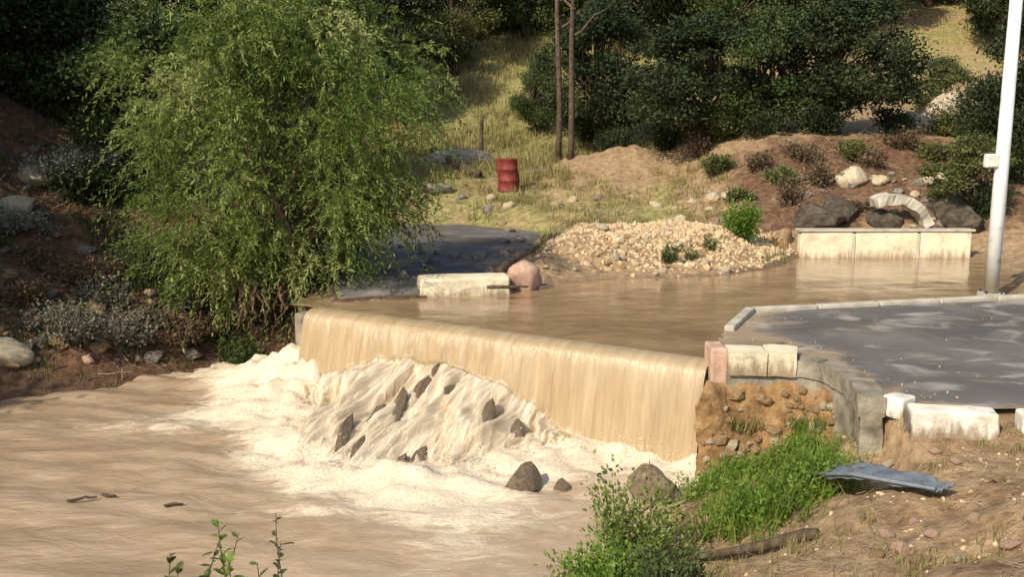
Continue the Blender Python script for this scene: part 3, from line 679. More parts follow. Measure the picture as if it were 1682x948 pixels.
# prototypes of the woodland trees
protoA = make_tree('broadleaf_tree', 6.0, 2.3, 11, 'leaf_dark', 26000, .14, .15, .22, 80)
protoB = make_tree('broadleaf_tree', 5.0, 2.0, 12, 'leaf_mid', 22000, .13, .11, .18, 66, n_trunk=2)
protoD = make_tree('broadleaf_tree', 6.5, 1.7, 17, 'leaf_olive', 20000, .12, .12, .12, 60)
protoC = make_tree('olive_tree', 4.0, 1.7, 13, 'leaf_olive', 10000, .15, .11, .25, 30, n_trunk=2)
def put(proto, px, py, Y, rz, sc, label, group, first=[set()], cat='tree', sink=0.1):
    p = Q(px, py, Y); z = tz(p[0], Y) - sink
    if proto.name in first[0]: return copy_tree(proto, (p[0], Y, z), rz, sc, label, cat, group)
    first[0].add(proto.name); proto.location = (p[0], Y, z); proto.rotation_euler = (0, 0, rz); proto.scale = (sc,) * 3 if not hasattr(sc, '__len__') else sc
    return tag(proto, label, cat, group)
put(protoA, 1150, 300, 27.0, 0.3, (.95, .9, .62), 'dark dense tree with low crown right of the bare earth mound', None)
put(protoA, 985, 250, 31.5, 1.3, (.9, .9, .8), 'dark tree just behind the bare earth mound', None)
put(protoA, 1375, 240, 25.6, 2.1, (.95, .8, .62), 'wide dark tree on the bank above the low wall', None)
put(protoB, 1275, 250, 26.2, .9, (.9, .8, .66), 'mid green tree behind the wide dark tree on the bank', None)
put(protoA, 1700, 330, 23.0, 4.1, (.75, .7, .7), 'dark tree behind the lamp post', None)
put(protoB, 885, 230, 34.5, 2.2, (.45, .45, .55), 'small round green tree beside the thin bare trunks', None)
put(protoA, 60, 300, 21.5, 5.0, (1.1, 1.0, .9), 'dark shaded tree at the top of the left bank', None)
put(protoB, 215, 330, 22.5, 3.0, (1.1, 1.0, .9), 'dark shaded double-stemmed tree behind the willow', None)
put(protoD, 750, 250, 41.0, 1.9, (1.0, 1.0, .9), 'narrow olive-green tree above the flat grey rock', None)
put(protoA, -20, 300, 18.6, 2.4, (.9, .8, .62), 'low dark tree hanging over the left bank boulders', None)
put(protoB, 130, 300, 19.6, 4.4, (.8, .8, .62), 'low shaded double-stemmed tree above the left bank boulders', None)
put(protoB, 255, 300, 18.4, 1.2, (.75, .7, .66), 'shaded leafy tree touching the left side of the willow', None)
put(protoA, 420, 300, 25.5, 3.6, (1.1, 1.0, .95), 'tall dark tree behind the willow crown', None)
put(protoA, 620, 300, 36.0, 1.1, (1.0, 1.0, 1.0), 'dark tree on the slope right behind the willow', None)
# trees on the bank out of the picture at the left: they shade the bank
for (x, y, s, rz) in ((-11.9, 8.2, 1.15, .4), (-14.5, 11.0, 1.3, 2.0), (-9.9, 12.9, .8, 3.2), (-19, 6.5, 1.4, 4.0), (-11.2, 16.0, 1.1, 5.0)):
    copy_tree(protoA, (x, y, tz(x, y) - .1), rz, s, 'dark broadleaf tree shading the left bank of the pool', 'tree', 'trees shading the left bank')
# wood on the hillside
r = random.Random(21); cnt = 0; spots = []
for row, Y in enumerate((40, 43.5, 47, 51, 55.5, 60, 66, 73)):
    halfw = Y * .62; n = int(halfw * 2 / 3.6)
    for k in range(n):
        x = -halfw + (k + r.uniform(.1, .9)) * 2 * halfw / n; y = Y + r.uniform(-1.5, 1.5)
        if row < 1 and -3.2 < x < 2.2: continue
        pr = r.choice([protoA, protoA, protoB, protoD]); s = r.uniform(.8, 1.2) * (.8 + Y / 110); s = (s * r.uniform(.75, 1.2), s * r.uniform(.75, 1.2), s * r.uniform(.75, 1.25))
        copy_tree(pr, (x, y, tz(x, y) - .2), r.uniform(0, 6.28), s, {protoA: 'very dark broad', protoB: 'mid green double-stemmed', protoD: 'narrow olive-green'}[pr] + ' tree in the wood covering the far hillside', 'tree', {protoA: 'dark', protoB: 'mid green', protoD: 'olive'}[pr] + ' trees of the hillside wood'); cnt += 1
for k, (px, Y, rx, hz, m_) in enumerate(((1010, 29.5, .8, 1.0, 'leaf_dark'), (1090, 28.6, .8, 1.1, 'leaf_dark'), (1200, 26.5, .8, .9, 'leaf_olive'), (1250, 25.5, .8, 1.0, 'leaf_dark'), (1330, 25.2, .8, .9, 'leaf_dark'), (1470, 25.6, .8, .9, 'leaf_dark'), (1545, 25.0, .7, .8, 'leaf_olive'), (1610, 23.5, .8, 1.3, 'leaf_dark'),
        (1660, 22.6, .8, 1.2, 'leaf_dark'), (1620, 21.0, .6, 1.0, 'leaf_dark'), (1345, 22.4, .55, .8, 'leaf_brown'), (1300, 21.6, .5, .8, 'leaf_brown'), (1560, 22.4, .5, .6, 'leaf_brown'), (1180, 24.2, .5, .5, 'leaf_olive'), (1320, 23.6, .6, .7, 'leaf_brown'), (1390, 23.8, .5, .6, 'leaf_olive'), (1430, 23.2, .5, .5, 'leaf_brown'), (1480, 24.2, .6, .6, 'leaf_brown'), (1530, 23.6, .5, .6, 'leaf_olive'), (1575, 21.6, .55, .8, 'leaf_dark'), (1240, 23.4, .5, .5, 'leaf_brown'), (1210, 22.2, .4, .4, 'leaf_olive'), (1280, 22.6, .45, .5, 'leaf_olive'), (1150, 26.4, .6, .6, 'leaf_brown'), (1415, 21.3, .35, .35, 'leaf_brown'), (1600, 25, .9, 1.6, 'leaf_dark'), (960, 33.5, 1.0, 1.4, 'leaf_dark'), (880, 36, 1.0, 1.3, 'leaf_mid'))):
    x_ = Q(px, 300, Y)[0]; SCRUB.append((x_, Y, rx, hz, m_, k))
# olives / dry bushes in the middle distance
put(protoC, 1545, 235, 30.5, .5, (.55, .55, .45), 'dry olive-coloured bush among the pale rocks', None, cat='bush')
put(protoC, 1590, 395, 21.2, .5, (.62, .5, .42), 'dark shrub at the right end of the low wall', None, cat='bush')

def make_bush(name, label, loc, rx, rz_, mat, n, leaf, seed, cat='bush', stems=10, group=None, up=.3):
    r = np.random.default_rng(seed); root = tag(empty(name, loc), label, cat, group)
    bm = bmesh.new(); ends = []
    for k in range(stems):
        a = r.uniform(0, 6.28); q = math.sqrt(r.uniform(0.05, 1)); e = (math.cos(a) * rx * q * .8, math.sin(a) * rx * q * .8, rz_ * r.uniform(.5, 1) * (1 - .4 * q)); ends.append(e)
        tube(bm, branch_pts((e[0] * .12, e[1] * .12, -.08), e, 5, .12, .05, seed + k), [max(.004, .016 * rx) * (1 - .7 * i / 5) for i in range(6)], 5)
    bm_obj('stem', bm, M['stem'], root, True)
    E = np.array(ends); E[:, :2] += r.normal(0, .22, 2) * rx * (E[:, 2:] / rz_); pw = r.uniform(.2, 1, stems) ** 2; w = r.choice(stems, n, p=pw / pw.sum()); tt = r.uniform(.25, 1.08, n)[:, None]
    C = E[w] * tt + r.normal(size=(n, 3)) * np.array([rx * .17, rx * .17, rz_ * .10]); C[:, 2] = np.maximum(C[:, 2], .02)
    D = unit(C * np.array([1, 1, .3]) / rx + r.normal(size=(n, 3)) * .6 + np.array([0, 0, up])); N = unit(np.array([0, -.3, .9]) + r.normal(size=(n, 3)) * .55)
    Ls = leaf * r.uniform(.6, 1.25, n)
    link('foliage', leaf_mesh('foliage', C, D, N, Ls, Ls * .55, np.clip(r.normal(.5, .25, n), 0, 1), M[mat]), None, root)
    return root
for x_, y_, rx, hz, m_, k in SCRUB:
    lab = {'leaf_dark': 'dark green scrub bush under the trees behind the ford', 'leaf_olive': 'olive-green scrub bush on the slope behind the ford', 'leaf_brown': 'brownish dry scrub bush in the earth cut behind the low wall', 'leaf_mid': 'fresh green scrub bush on the sunny slope behind the ford'}[m_]
    make_bush('scrub_bush', lab, (x_, y_, tz(x_, y_) - .05), rx, hz, m_, int((1000 if m_ == 'leaf_brown' else 2600) * rx / .7), .085, 300 + k, 'bush', 16, {'leaf_dark': 'dark scrub behind the ford', 'leaf_olive': 'olive scrub behind the ford', 'leaf_brown': 'brown scrub in the earth cut', 'leaf_mid': None}[m_])
def ground_pt(px, py, lo=5.0, hi=60.0):     # first hit of a pixel's ray on the ground
    d = ray(px, py)
    for n in (260, 40):
        Y = lo + (hi - lo) * np.linspace(0, 1, n) ** (1.6 if n > 100 else 1); p = CAM[None] + d[None] * (Y / d[1])[:, None]
        hit = np.nonzero(p[:, 2] <= terrain(p[:, 0], p[:, 1]))[0]
        if len(hit) == 0: return p[-1]
        i = int(hit[0]); lo, hi = Y[max(i - 1, 0)], Y[i]
    return p[i]
def bush_at(name, label, px, py, rx, rz_, mat, n, leaf, seed, **kw):
    p = ground_pt(px, py); return make_bush(name, label, (p[0], p[1], p[2] - .02), rx, rz_, mat, n, leaf, seed, **kw)
bush_at('green_bush', 'rounded bright green bush between the gravel mound and the low wall', 1218, 394, .42, .85, 'leaf_bright', 2600, .07, 31)
bush_at('small_bush', 'small dark green bush at the foot of the gravel mound', 1096, 432, .2, .42, 'leaf_mid', 700, .05, 32)
bush_at('small_bush', 'sparse yellowish plant beside the small dark bush on the gravel', 1135, 428, .2, .36, 'leaf_olive', 350, .05, 33)
bush_at('small_bush', 'dry plant on the shore just left of the fallen block', 1165, 412, .17, .38, 'leaf_olive', 350, .05, 34)
bush_at('bank_bush', 'dark green bush hanging over the water at the left end of the fall', 378, 592, .5, .45, 'leaf_mid', 2600, .06, 35)
bush_at('bank_bush', 'dark green bush halfway up the shaded left bank', 275, 430, .7, .6, 'leaf_mid', 2600, .07, 36)
bush_at('bank_bush', 'low dark bush at the top of the shaded left bank', 150, 330, 1.0, .8, 'leaf_dark', 3000, .09, 37)
bush_at('bank_bush', 'pale leafy bush at the waterline of the left bank', 105, 545, .45, .45, 'leaf_olive', 1500, .06, 39)
bush_at('green_bush', 'tall sprawling bush at the foot of the willow', 520, 455, .55, .55, 'leaf_mid', 2600, .06, 38)

for k, (px, py, rx, hz, m_, lab) in enumerate(((95, 540, .45, .5, 'leaf_grey', 'grey-green brush heap on the left bank above the waterline'), (170, 500, .5, .55, 'leaf_grey', 'grey brush heap in the middle of the left bank'), (245, 540, .45, .45, 'leaf_brown', 'brown dry brush on the left bank beside the grey heap'), (310, 505, .4, .45, 'leaf_grey', 'small grey brush heap next to the willow roots'),
        (60, 440, .5, .5, 'leaf_brown', 'reddish dry brush on the upper left bank'), (200, 400, .55, .5, 'leaf_brown', 'brown brush below the dark bush of the upper left bank'), (360, 545, .3, .3, 'leaf_olive', 'yellowish weeds between the willow roots and the bank bush'), (445, 520, .3, .35, 'leaf_brown', 'dry brown brush around the willow roots'))):
    bush_at('brush', lab, px, py, rx, hz, m_, 1500, .055, 330 + k, cat='brush', stems=26)
for k, (px, py, rx, hz, m_, lab) in enumerate(((75, 300, .75, .7, 'leaf_pale', 'pale grey-green shrub at the top of the shaded left bank'), (130, 285, .6, .7, 'leaf_pale', 'second pale grey-green shrub beside the dark left bank trees'), (20, 380, .6, .5, 'leaf_pale', 'low pale shrub on the red earth of the left bank'), (235, 470, .7, 1.2, 'leaf_mid', 'green leafy shrub filling the left foot of the willow'), (300, 500, .6, .8, 'leaf_mid', 'green shrub under the left branches of the willow'),
        (120, 560, .65, .7, 'leaf_grey', 'large grey tangled shrub at the foot of the left bank'), (205, 565, .6, .65, 'leaf_grey', 'wide grey tangled shrub beside the large one at the waterline'), (280, 570, .5, .55, 'leaf_brown', 'brown tangled shrub at the waterline of the left bank'), (150, 470, .6, .6, 'leaf_brown', 'reddish tangled shrub halfway up the left bank'), (335, 555, .45, .5, 'leaf_brown', 'brown tangled shrub left of the willow roots'), (50, 500, .55, .55, 'leaf_brown', 'brown tangled shrub above the grey ones on the left bank'), (425, 530, .35, .5, 'leaf_brown', 'russet undergrowth at the base of the willow'), (485, 520, .28, .45, 'leaf_brown', 'russet undergrowth beside the end of the ford'))):
    bush_at('shrub', lab, px, py, rx, hz, m_, 2600, .055, 600 + k, cat='shrub', stems=40)
rb = random.Random(77)
for k in range(26):
    px, py = rb.uniform(-10, 430), rb.uniform(340, 580); m_ = rb.choice(['leaf_grey', 'leaf_brown', 'leaf_grey', 'leaf_mid', 'leaf_brown'])
    if px > 200 and py < 430: continue
    nm = {'leaf_grey': 'grey', 'leaf_brown': 'brown', 'leaf_mid': 'green'}[m_]
    bush_at('brush', 'low tuft of %s brush on the shaded left bank' % nm, px, py, rb.uniform(.15, .32), rb.uniform(.15, .3), m_, 420, .05, 360 + k, cat='brush', stems=14, group='low %s brush on the left bank' % nm)
# ------------------------------------------------------------------ grass
def grass_mesh(name, pts, h, w, n_per, mat, seed, spread=.06, lean=.45):
    r = np.random.default_rng(seed); pts = np.repeat(np.asarray(pts, float), n_per, axis=0); n = len(pts)
    pts[:, :2] += r.normal(size=(n, 2)) * spread
    hh = h * r.uniform(.45, 1.2, n); a = r.uniform(0, 6.28, n); ln = r.uniform(.05, 1, n) * lean
    d = np.stack([np.cos(a), np.sin(a), np.zeros(n)], 1); sd = np.stack([-np.sin(a + 1), np.cos(a + 1), np.zeros(n)], 1) * (w * .5)
    up = np.array([0, 0, 1.0])
    m = pts + d * (hh * ln * .35)[:, None] + up * (hh * .55)[:, None]; tip = pts + d * (hh * ln)[:, None] + up * (hh * (1 - .35 * ln))[:, None]
    v = np.stack([pts - sd, pts + sd, m - sd * .75, m + sd * .75, tip], 1).reshape(-1, 3)
    b = np.arange(n)[:, None] * 5; f = np.concatenate([b + np.array([0, 1, 3]), b + np.array([0, 3, 2]), b + np.array([2, 3, 4])], 1).reshape(-1, 3)
    rnd = np.repeat(np.clip(r.normal(.5, .25, n), 0, 1), 3)
    me = np_mesh(name, v, f, False, {'rnd': ('FACE', rnd)}); me.materials.append(mat); return me
def scatter(n, x0, x1, y0, y1, cond, seed):
    r = np.random.default_rng(seed); X = r.uniform(x0, x1, n); Y = r.uniform(y0, y1, n); Z = terrain(X, Y)
    k = cond(X, Y, Z, r); return np.stack([X, Y, Z - .01], 1)[k]
def dry(X, Y): return (poly_sd(pool, X, Y) > .08) & (poly_sd(pond, X, Y) > .08) & (poly_sd(road_poly, X, Y) > .1) & (poly_sd(farroad_poly, X, Y) > .1)
pts = scatter(5200, -6, 5.2, 17.5, 34, lambda X, Y, Z, r: dry(X, Y) & (fbm(X * .8, Y * .5, 3, 5) + .15 > r.uniform(-.3, .6, len(X))) & (np.exp(-((X - 3.2) / 2.0) ** 2 - ((Y - 28.2) / 1.6) ** 2) < .4) & (np.exp(-((X - mound_c[0] - .3) / 1.9) ** 2 - ((Y - mound_c[1] - 1.6) / 1.5) ** 2) < .35), 71)
tag(link('grass', grass_mesh('grass', pts, .20, .018, 9, M['grass_dry'], 72, .09)), 'short yellowish grass on the flat ground behind the flooded ford', 'grass', kind='stuff')
pts = scatter(2600, 1.0, 5.2, 4.8, 10.0, lambda X, Y, Z, r: dry(X, Y) & (fbm(X * 1.1, Y * 1.1, 3, 8) > r.uniform(-.1, .9, len(X))), 73)
pts2 = scatter(5200, -6, 8, 27, 46, lambda X, Y, Z, r: dry(X, Y) & (fbm(X * .5, Y * .4, 3, 6) + .25 > r.uniform(-.3, .6, len(X))) & (np.exp(-((X - 3.2) / 2.0) ** 2 - ((Y - 28.2) / 1.6) ** 2) < .4), 78)
tag(link('grass', grass_mesh('grass', pts2, .34, .03, 8, M['grass_dry'], 79, .16)), 'taller yellow-green grass on the hillside behind the red drum', 'grass', kind='stuff')
tag(link('grass', grass_mesh('grass', pts, .10, .008, 9, M['grass_dry'], 74, .05)), 'sparse dry grass on the earth bank in front of the road', 'grass', kind='stuff')
pts = scatter(2600, -9, -2, 12.5, 20, lambda X, Y, Z, r: dry(X, Y) & (fbm(X * .9, Y * .9, 3, 12) > r.uniform(-.1, .7, len(X))), 75)
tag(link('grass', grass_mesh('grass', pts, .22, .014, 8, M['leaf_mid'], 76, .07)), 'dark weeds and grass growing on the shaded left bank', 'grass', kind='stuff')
# bright grass clumps beside the abutment
for i, (px, py, sp, h, n, lab) in enumerate(((1235, 862, .30, .42, 900, 'big clump of bright green grass below the stone abutment'), (1330, 812, .22, .46, 620, 'bright green grass clump beside the bent metal sheet'),
                                     (1185, 800, .20, .30, 420, 'short green grass clump at the foot of the stones by the fall'), (1300, 760, .22, .34, 420, 'green grass clump on the earth of the abutment'), (1335, 722, .10, .42, 200, 'tuft of tall green weeds against the curved abutment wall'))):
    p = ground_pt(px, py)
    r_ = np.random.default_rng(80 + i); q = r_.normal(size=(max(8, n // 10), 2)) * sp * .85
    pp = np.array([(p[0] + a, p[1] + b * .8, tz(p[0] + a, p[1] + b * .8)) for a, b in q])
    g = empty('grass_clump', tuple(p)); tag(g, lab, 'grass')
    link('blades', grass_mesh('blades', pp - p, h, .012, 10, M['grass_green'], 90 + i, .045, 1.0), None, g)
    link('dry_blades', grass_mesh('dry_blades', pp[::3] - p, h * .8, .009, 5, M['grass_dry'], 96 + i, .06, 1.2), None, g)
    E_ = len(pp) * 26; c_ = pp[r_.integers(0, len(pp), E_)] - p + r_.normal(size=(E_, 3)) * np.array([.06, .06, .0]); c_[:, 2] += r_.uniform(.02, .75, E_) * h
    Ls_ = r_.uniform(.025, .055, E_); link('foliage', leaf_mesh('foliage', c_, r_.normal(size=(E_, 3)) + np.array([0, 0, .3]), r_.normal(size=(E_, 3)) * .6 + np.array([0, -.3, .9]), Ls_, Ls_ * .55, np.clip(r_.normal(.55, .25, E_), 0, 1), M['leaf_bright']), None, g)
r_ = np.random.default_rng(95)
for i in range(9):
    p = fill_pt(.08 + .095 * i + r_.uniform(-.03, .03), r_.uniform(.15, .75)); pp = np.array([(p.x, p.y - .02, p.z)]) + r_.normal(size=(5, 3)) * np.array([.04, .02, .02]); m_ = 'grass_green' if i > 4 else 'grass_dry'
    g = tag(empty('weed_tuft', tuple(p)), ('green' if i > 4 else 'dry yellow') + ' weed tuft rooted in the earth face of the abutment', 'plant', ('green' if i > 4 else 'dry') + ' tufts on the abutment'); link('blades', grass_mesh('blades', pp - np.array(p), .2, .009, 14, M[m_], 500 + i, .03, 1.1), None, g)
# ------------------------------------------------------------------ boulders in and under the fall
wet_pix = [(560, 722, 11.6, .30, .10, .12, 35), (585, 745, 11.2, .22, .09, .10, 30), (652, 668, 12.0, .20, .12, .16, 40), (690, 640, 12.05, .20, .11, .16, 50), (735, 640, 12.0, .12, .06, .12, 50), (615, 690, 11.8, .16, .10, .12, 30),
           (646, 765, 10.9, .10, .10, .14, 0), (688, 748, 11.0, .08, .08, .15, 0), (798, 690, 11.35, .13, .10, .20, 60), (850, 725, 10.9, .16, .14, .26, 70), (715, 610, 12.2, .16, .08, .10, 50)]
def fall_surface(px, py):            # nearest point of the falling water seen through a pixel
    d = unit(ray(px, py)[None])[0]; rel = fv - CAM; tt = rel @ d; dist = np.linalg.norm(rel - tt[:, None] * d, axis=1); i = int(np.argmin(dist + 0.002 * tt)); return fv[i]
for i, (px, py, Y, sx, sy, sz, ang) in enumerate(wet_pix):
    p = fall_surface(px, py)
    rock('wet_boulder', (p[0], p[1] + .03, p[2] - .045), (max(sx, sz) * 1.6, min(sx, sy) * .95, .115), 'stone_wet', ('long narrow' if max(sx, sz) > .18 else 'small') + ' dark wet rock slanting through the white cascade', 'rock', ('long' if max(sx, sz) > .18 else 'small') + ' rocks showing through the cascade', (rr.uniform(-.3, .3), R(28 + ang * .3), math.atan2(cn[1], cn[0]) + rr.uniform(-.5, .5)), protos=CHIPS)
p = P(862, 800, ZL); rock('wet_boulder', (p[0], p[1], ZL + .06), (.21, .18, .17), 'stone_wet', 'dark rounded boulder alone in the foam below the cascade', rot=(0, .1, .5))
p = P(1075, 822, ZL); rock('wet_boulder', (p[0] - .02, p[1] + .05, ZL + .10), (.27, .24, .28), 'stone_wet', 'large dark boulder ringed by foam beside the leafy bush', rot=(.1, .1, 1.5))
p = P(925, 800, ZL); rock('wet_boulder', (p[0], p[1], ZL - .02), (.13, .1, .08), 'stone_wet', 'small tan rock barely breaking the foam beside the rounded boulder')
# rocks at right waterline
for i, (px, py, s) in enumerate(((1128, 770, .12), (1150, 752, .14), (1110, 858, .13), (1150, 842, .10), (1000, 905, .09), (1075, 890, .10), (1180, 772, .12))):
    p = ground_pt(px, py); rock('shore_rock', (p[0], p[1], p[2] + s * .2), s, 'stone', 'tan rock along the waterline below the abutment', 'rock', 'rocks along the right waterline')
# ------------------------------------------------------------------ rocks of the shaded left bank
r = random.Random(9); n = 0
for k in range(260):
    px, py = r.uniform(-20, 470), r.uniform(455, 600) if k < 170 else r.uniform(230, 470)
    if px > 230 and py < 440: continue
    if py > 610 - px * .08: continue
    p = ground_pt(px, py, 10, 30)
    if poly_sd(pool, np.array([p[0]]), np.array([p[1]]))[0] < .02: continue
    s = .035 + .16 * r.random() ** 2.5; m_ = r.choice(['stone_grey', 'stone_grey', 'stone_grey', 'stone', 'stone', 'stone_pink'])
    rock('bank_rock', (p[0], p[1], p[2] + s * .1), s, m_, {'stone_grey': 'rough grey', 'stone': 'rough brown', 'stone_pink': 'pinkish'}[m_] + ' rock lying on the shaded left bank', 'rock', {'stone_grey': 'grey', 'stone': 'brown', 'stone_pink': 'pinkish'}[m_] + ' rocks on the left bank', protos=CHIPS, flat=.6)
for (px, py, s, lab) in ((60, 300, .34, 'pale grey boulder at the top of the shaded left bank'), (30, 345, .3, 'pale boulder sunk in the red earth of the left bank'), (15, 590, .34, 'pale rock at the waterline below the left bank bushes')):
    p = ground_pt(px, py, 10, 34); rock('boulder', (p[0], p[1], p[2] + s * .2), s, 'stone_grey' if s > .4 else 'stone_pale', lab)
# roots and drift at the foot of the willow
for i in range(16):
    x0 = 395 + i * 8.2 + r.uniform(-4, 4); x1 = x0 + r.uniform(-14, 14); a_, b_ = Q(x0, 462 + r.uniform(0, 14), 14.75), Q(x1, 505 + r.uniform(0, 45), 14.2); q_ = r.uniform(.012, .034); bm = bmesh.new()
    tube(bm, branch_pts(a_, b_, 10, .30, 0, i + 70), [q_ * (1.2 - .07 * k + .25 * math.sin(k * 1.7 + i)) for k in range(11)], 6)
    c0 = Vector(b_); o = bm_obj('root', bm, M['root'], None, True); o.data.transform(Matrix.Translation(-c0)); o.location = c0
    tag(o, ('thick' if q_ > .024 else 'thin') + ' bare brown root hanging down the bank under the willow', 'root', ('thick' if q_ > .024 else 'thin') + ' roots under the willow')
for i in range(26):
    px, py = r.uniform(345, 515), r.uniform(455, 556); p = ground_pt(px, py, 11, 24); s = r.uniform(.05, .13)
    rock('bank_rock', (p[0], p[1], p[2] + .02), s, r.choice(['stone', 'stone_pink', 'stone_pale', 'stone']), 'brownish stone among the roots under the willow', 'rock', 'stones under the willow', protos=CHIPS)

def twig_litter(name, pts, L, mat, seed, rad=.006):
    r = np.random.default_rng(seed); n = len(pts); d = unit(r.normal(size=(n, 3)) * np.array([1, 1, .35])); l_ = L * r.uniform(.3, 1.3, n)[:, None]; a = unit(np.cross(d, r.normal(size=(n, 3)))); b = np.cross(d, a); rr_ = rad * r.uniform(.5, 1.6, n)[:, None]
    ring = lambda p, k: [p + (a * math.cos(t_) + b * math.sin(t_)) * rr_ * k for t_ in (0, 2.094, 4.189)]
    p0 = pts + np.array([0, 0, .02]); v = np.stack(ring(p0 - d * l_ / 2, 1) + ring(p0 + d * l_ / 2 + np.array([0, 0, .02]), .5), 1).reshape(-1, 3)
    q = np.arange(n)[:, None] * 6; f = np.concatenate([q + np.array(x_) for x_ in ((0, 1, 4, 3), (1, 2, 5, 4), (2, 0, 3, 5))], 1).reshape(-1, 4)
    me = np_mesh(name, v, f, False); me.materials.append(mat); return me
pts = scatter(2600, -9, -2.4, 12.8, 19, lambda X, Y, Z, r: dry(X, Y) & (fbm(X * .8, Y * .8, 3, 22) > r.uniform(-.4, .5, len(X))), 130)
tag(link('twig_litter', twig_litter('twig_litter', pts, .38, M['drift'], 131)), 'dead twigs strewn over the shaded left bank', 'twigs', kind='stuff')
pts = scatter(500, 1.2, 5.2, 5, 9.6, lambda X, Y, Z, r: dry(X, Y), 132)
tag(link('twig_litter', twig_litter('twig_litter', pts, .16, M['drift'], 133, .003)), 'dry twigs strewn over the earth bank in front of the road', 'twigs', kind='stuff')
pts = scatter(700, 4, 10, 20.6, 25, lambda X, Y, Z, r: dry(X, Y), 134)
tag(link('twig_litter', twig_litter('twig_litter', pts, .4, M['drift'], 135)), 'dead twigs strewn over the earth cut behind the low wall', 'twigs', kind='stuff')
r_ = np.random.default_rng(140); X_ = r_.uniform(2.8, 8, 5000); Y_ = r_.uniform(8.4, 14, 5000); k_ = (poly_sd(road_poly, X_, Y_) < -.05) & (.35 * fbm(X_ * 1.2, Y_ * 1.2, 3, 55) + 1.0 * np.exp(poly_sd(road_poly, X_, Y_) / .35) > r_.uniform(0.12, 1.0, 5000))
# ------------------------------------------------------------------ gravel mound
def stone_heap(name, pts, size, mat, seed):
    r = np.random.default_rng(seed); ico = bmesh.new(); bmesh.ops.create_icosphere(ico, subdivisions=1, radius=1)
    V = np.array([v.co[:] for v in ico.verts]); F = np.array([[v.index for v in f.verts] for f in ico.faces]); ico.free(); n = len(pts)
    s = size * r.uniform(.45, 1.5, n)[:, None, None] * r.uniform(.6, 1.15, (n, 1, 3)); a = r.uniform(0, 6.28, n); ca_, sa_ = np.cos(a), np.sin(a)
    v = V[None] * (1 + .22 * r.normal(size=(n, len(V), 1))) * s; x = v[..., 0] * ca_[:, None] - v[..., 1] * sa_[:, None]; y = v[..., 0] * sa_[:, None] + v[..., 1] * ca_[:, None]
    v = np.stack([x, y, v[..., 2]], -1) + np.asarray(pts)[:, None, :]
    f = F[None] + (np.arange(n) * len(V))[:, None, None]
    me = np_mesh(name, v.reshape(-1, 3), f.reshape(-1, 3), False, {'rnd': ('FACE', np.repeat(r.uniform(0, 1, n), len(F)))}); me.materials.append(mat); return me
t = NT('gravel'); a_ = t.attr('rnd'); nn_ = t.noise(14, 4, .6)
c = t.ramp(a_, [(0, (0.38, 0.27, 0.145)), (.4, (0.54, 0.40, 0.23)), (.75, (0.62, 0.46, 0.29)), (1, (0.66, 0.53, 0.35))]); M['gravel'] = t.set(t.mix(.35, c, t.ramp(nn_, [(.3, (.36, .25, .14)), (.7, (.64, .50, .32))])), .92, t.bump(nn_, .02), .3)
pts = scatter(20000, -1, 5.5, 15.5, 22, lambda X, Y, Z, r: dry(X, Y) & (np.exp(-((X - mound_c[0] - .55) / 2.7) ** 2 - ((Y - mound_c[1] - 1.7) / 1.6) ** 2) > r.uniform(.12, .9, len(X))), 101)
tag(link('gravel', stone_heap('gravel', pts, .030 * (1 + 1.2 * np.random.default_rng(5).uniform(0, 1, (len(pts), 1, 1)) ** 4), M['gravel'], 102)), 'pale yellowish gravel heaped on the mound beside the flood water', 'gravel', kind='stuff')
tag(link('grit', stone_heap('grit', np.column_stack([X_, Y_, np.full(5000, .012)])[k_][::3], .007, M['gravel'], 141)), 'pale grit washed onto the asphalt road', 'grit', kind='stuff')
for k in range(34):
    px, py = r.uniform(885, 1200), r.uniform(372, 452); p = ground_pt(px, py, 14, 26); s = .04 + .09 * r.random() ** 2
    rock('mound_stone', (p[0], p[1], p[2] + .02), s, r.choice(['stone_pale', 'stone_pale', 'stone_pale', 'stone']), 'pale stone resting on the gravel mound', 'stone', 'stones on the gravel mound')
pts = scatter(2600, 1.0, 5.4, 5, 9.8, lambda X, Y, Z, r: dry(X, Y) & (fbm(X * 1.4, Y * 1.4, 3, 17) > r.uniform(-.2, .8, len(X))), 103)
tag(link('rubble', stone_heap('rubble', pts, .018, M['gravel'], 104)), 'small rubble strewn over the earth bank in front of the road', 'rubble', kind='stuff')
for k, (px, py, s) in enumerate([(1480, 905, .07), (1505, 925, .06), (1440, 915, .05), (1530, 880, .06), (1580, 920, .07), (1410, 790, .06), (1460, 765, .07), (1535, 745, .06), (1500, 860, .05), (1600, 855, .05), (1455, 880, .055), (1640, 790, .05), (1570, 760, .05), (1660, 900, .06), (1215, 905, .05), (1160, 915, .055)]):
    p = ground_pt(px, py); rock('bank_stone', (p[0], p[1], p[2] + s * .25), s, r.choice(['stone_pale', 'stone', 'stone_pink']), 'fist-sized stone on the earth bank in front of the road', 'stone', 'stones on the near bank')

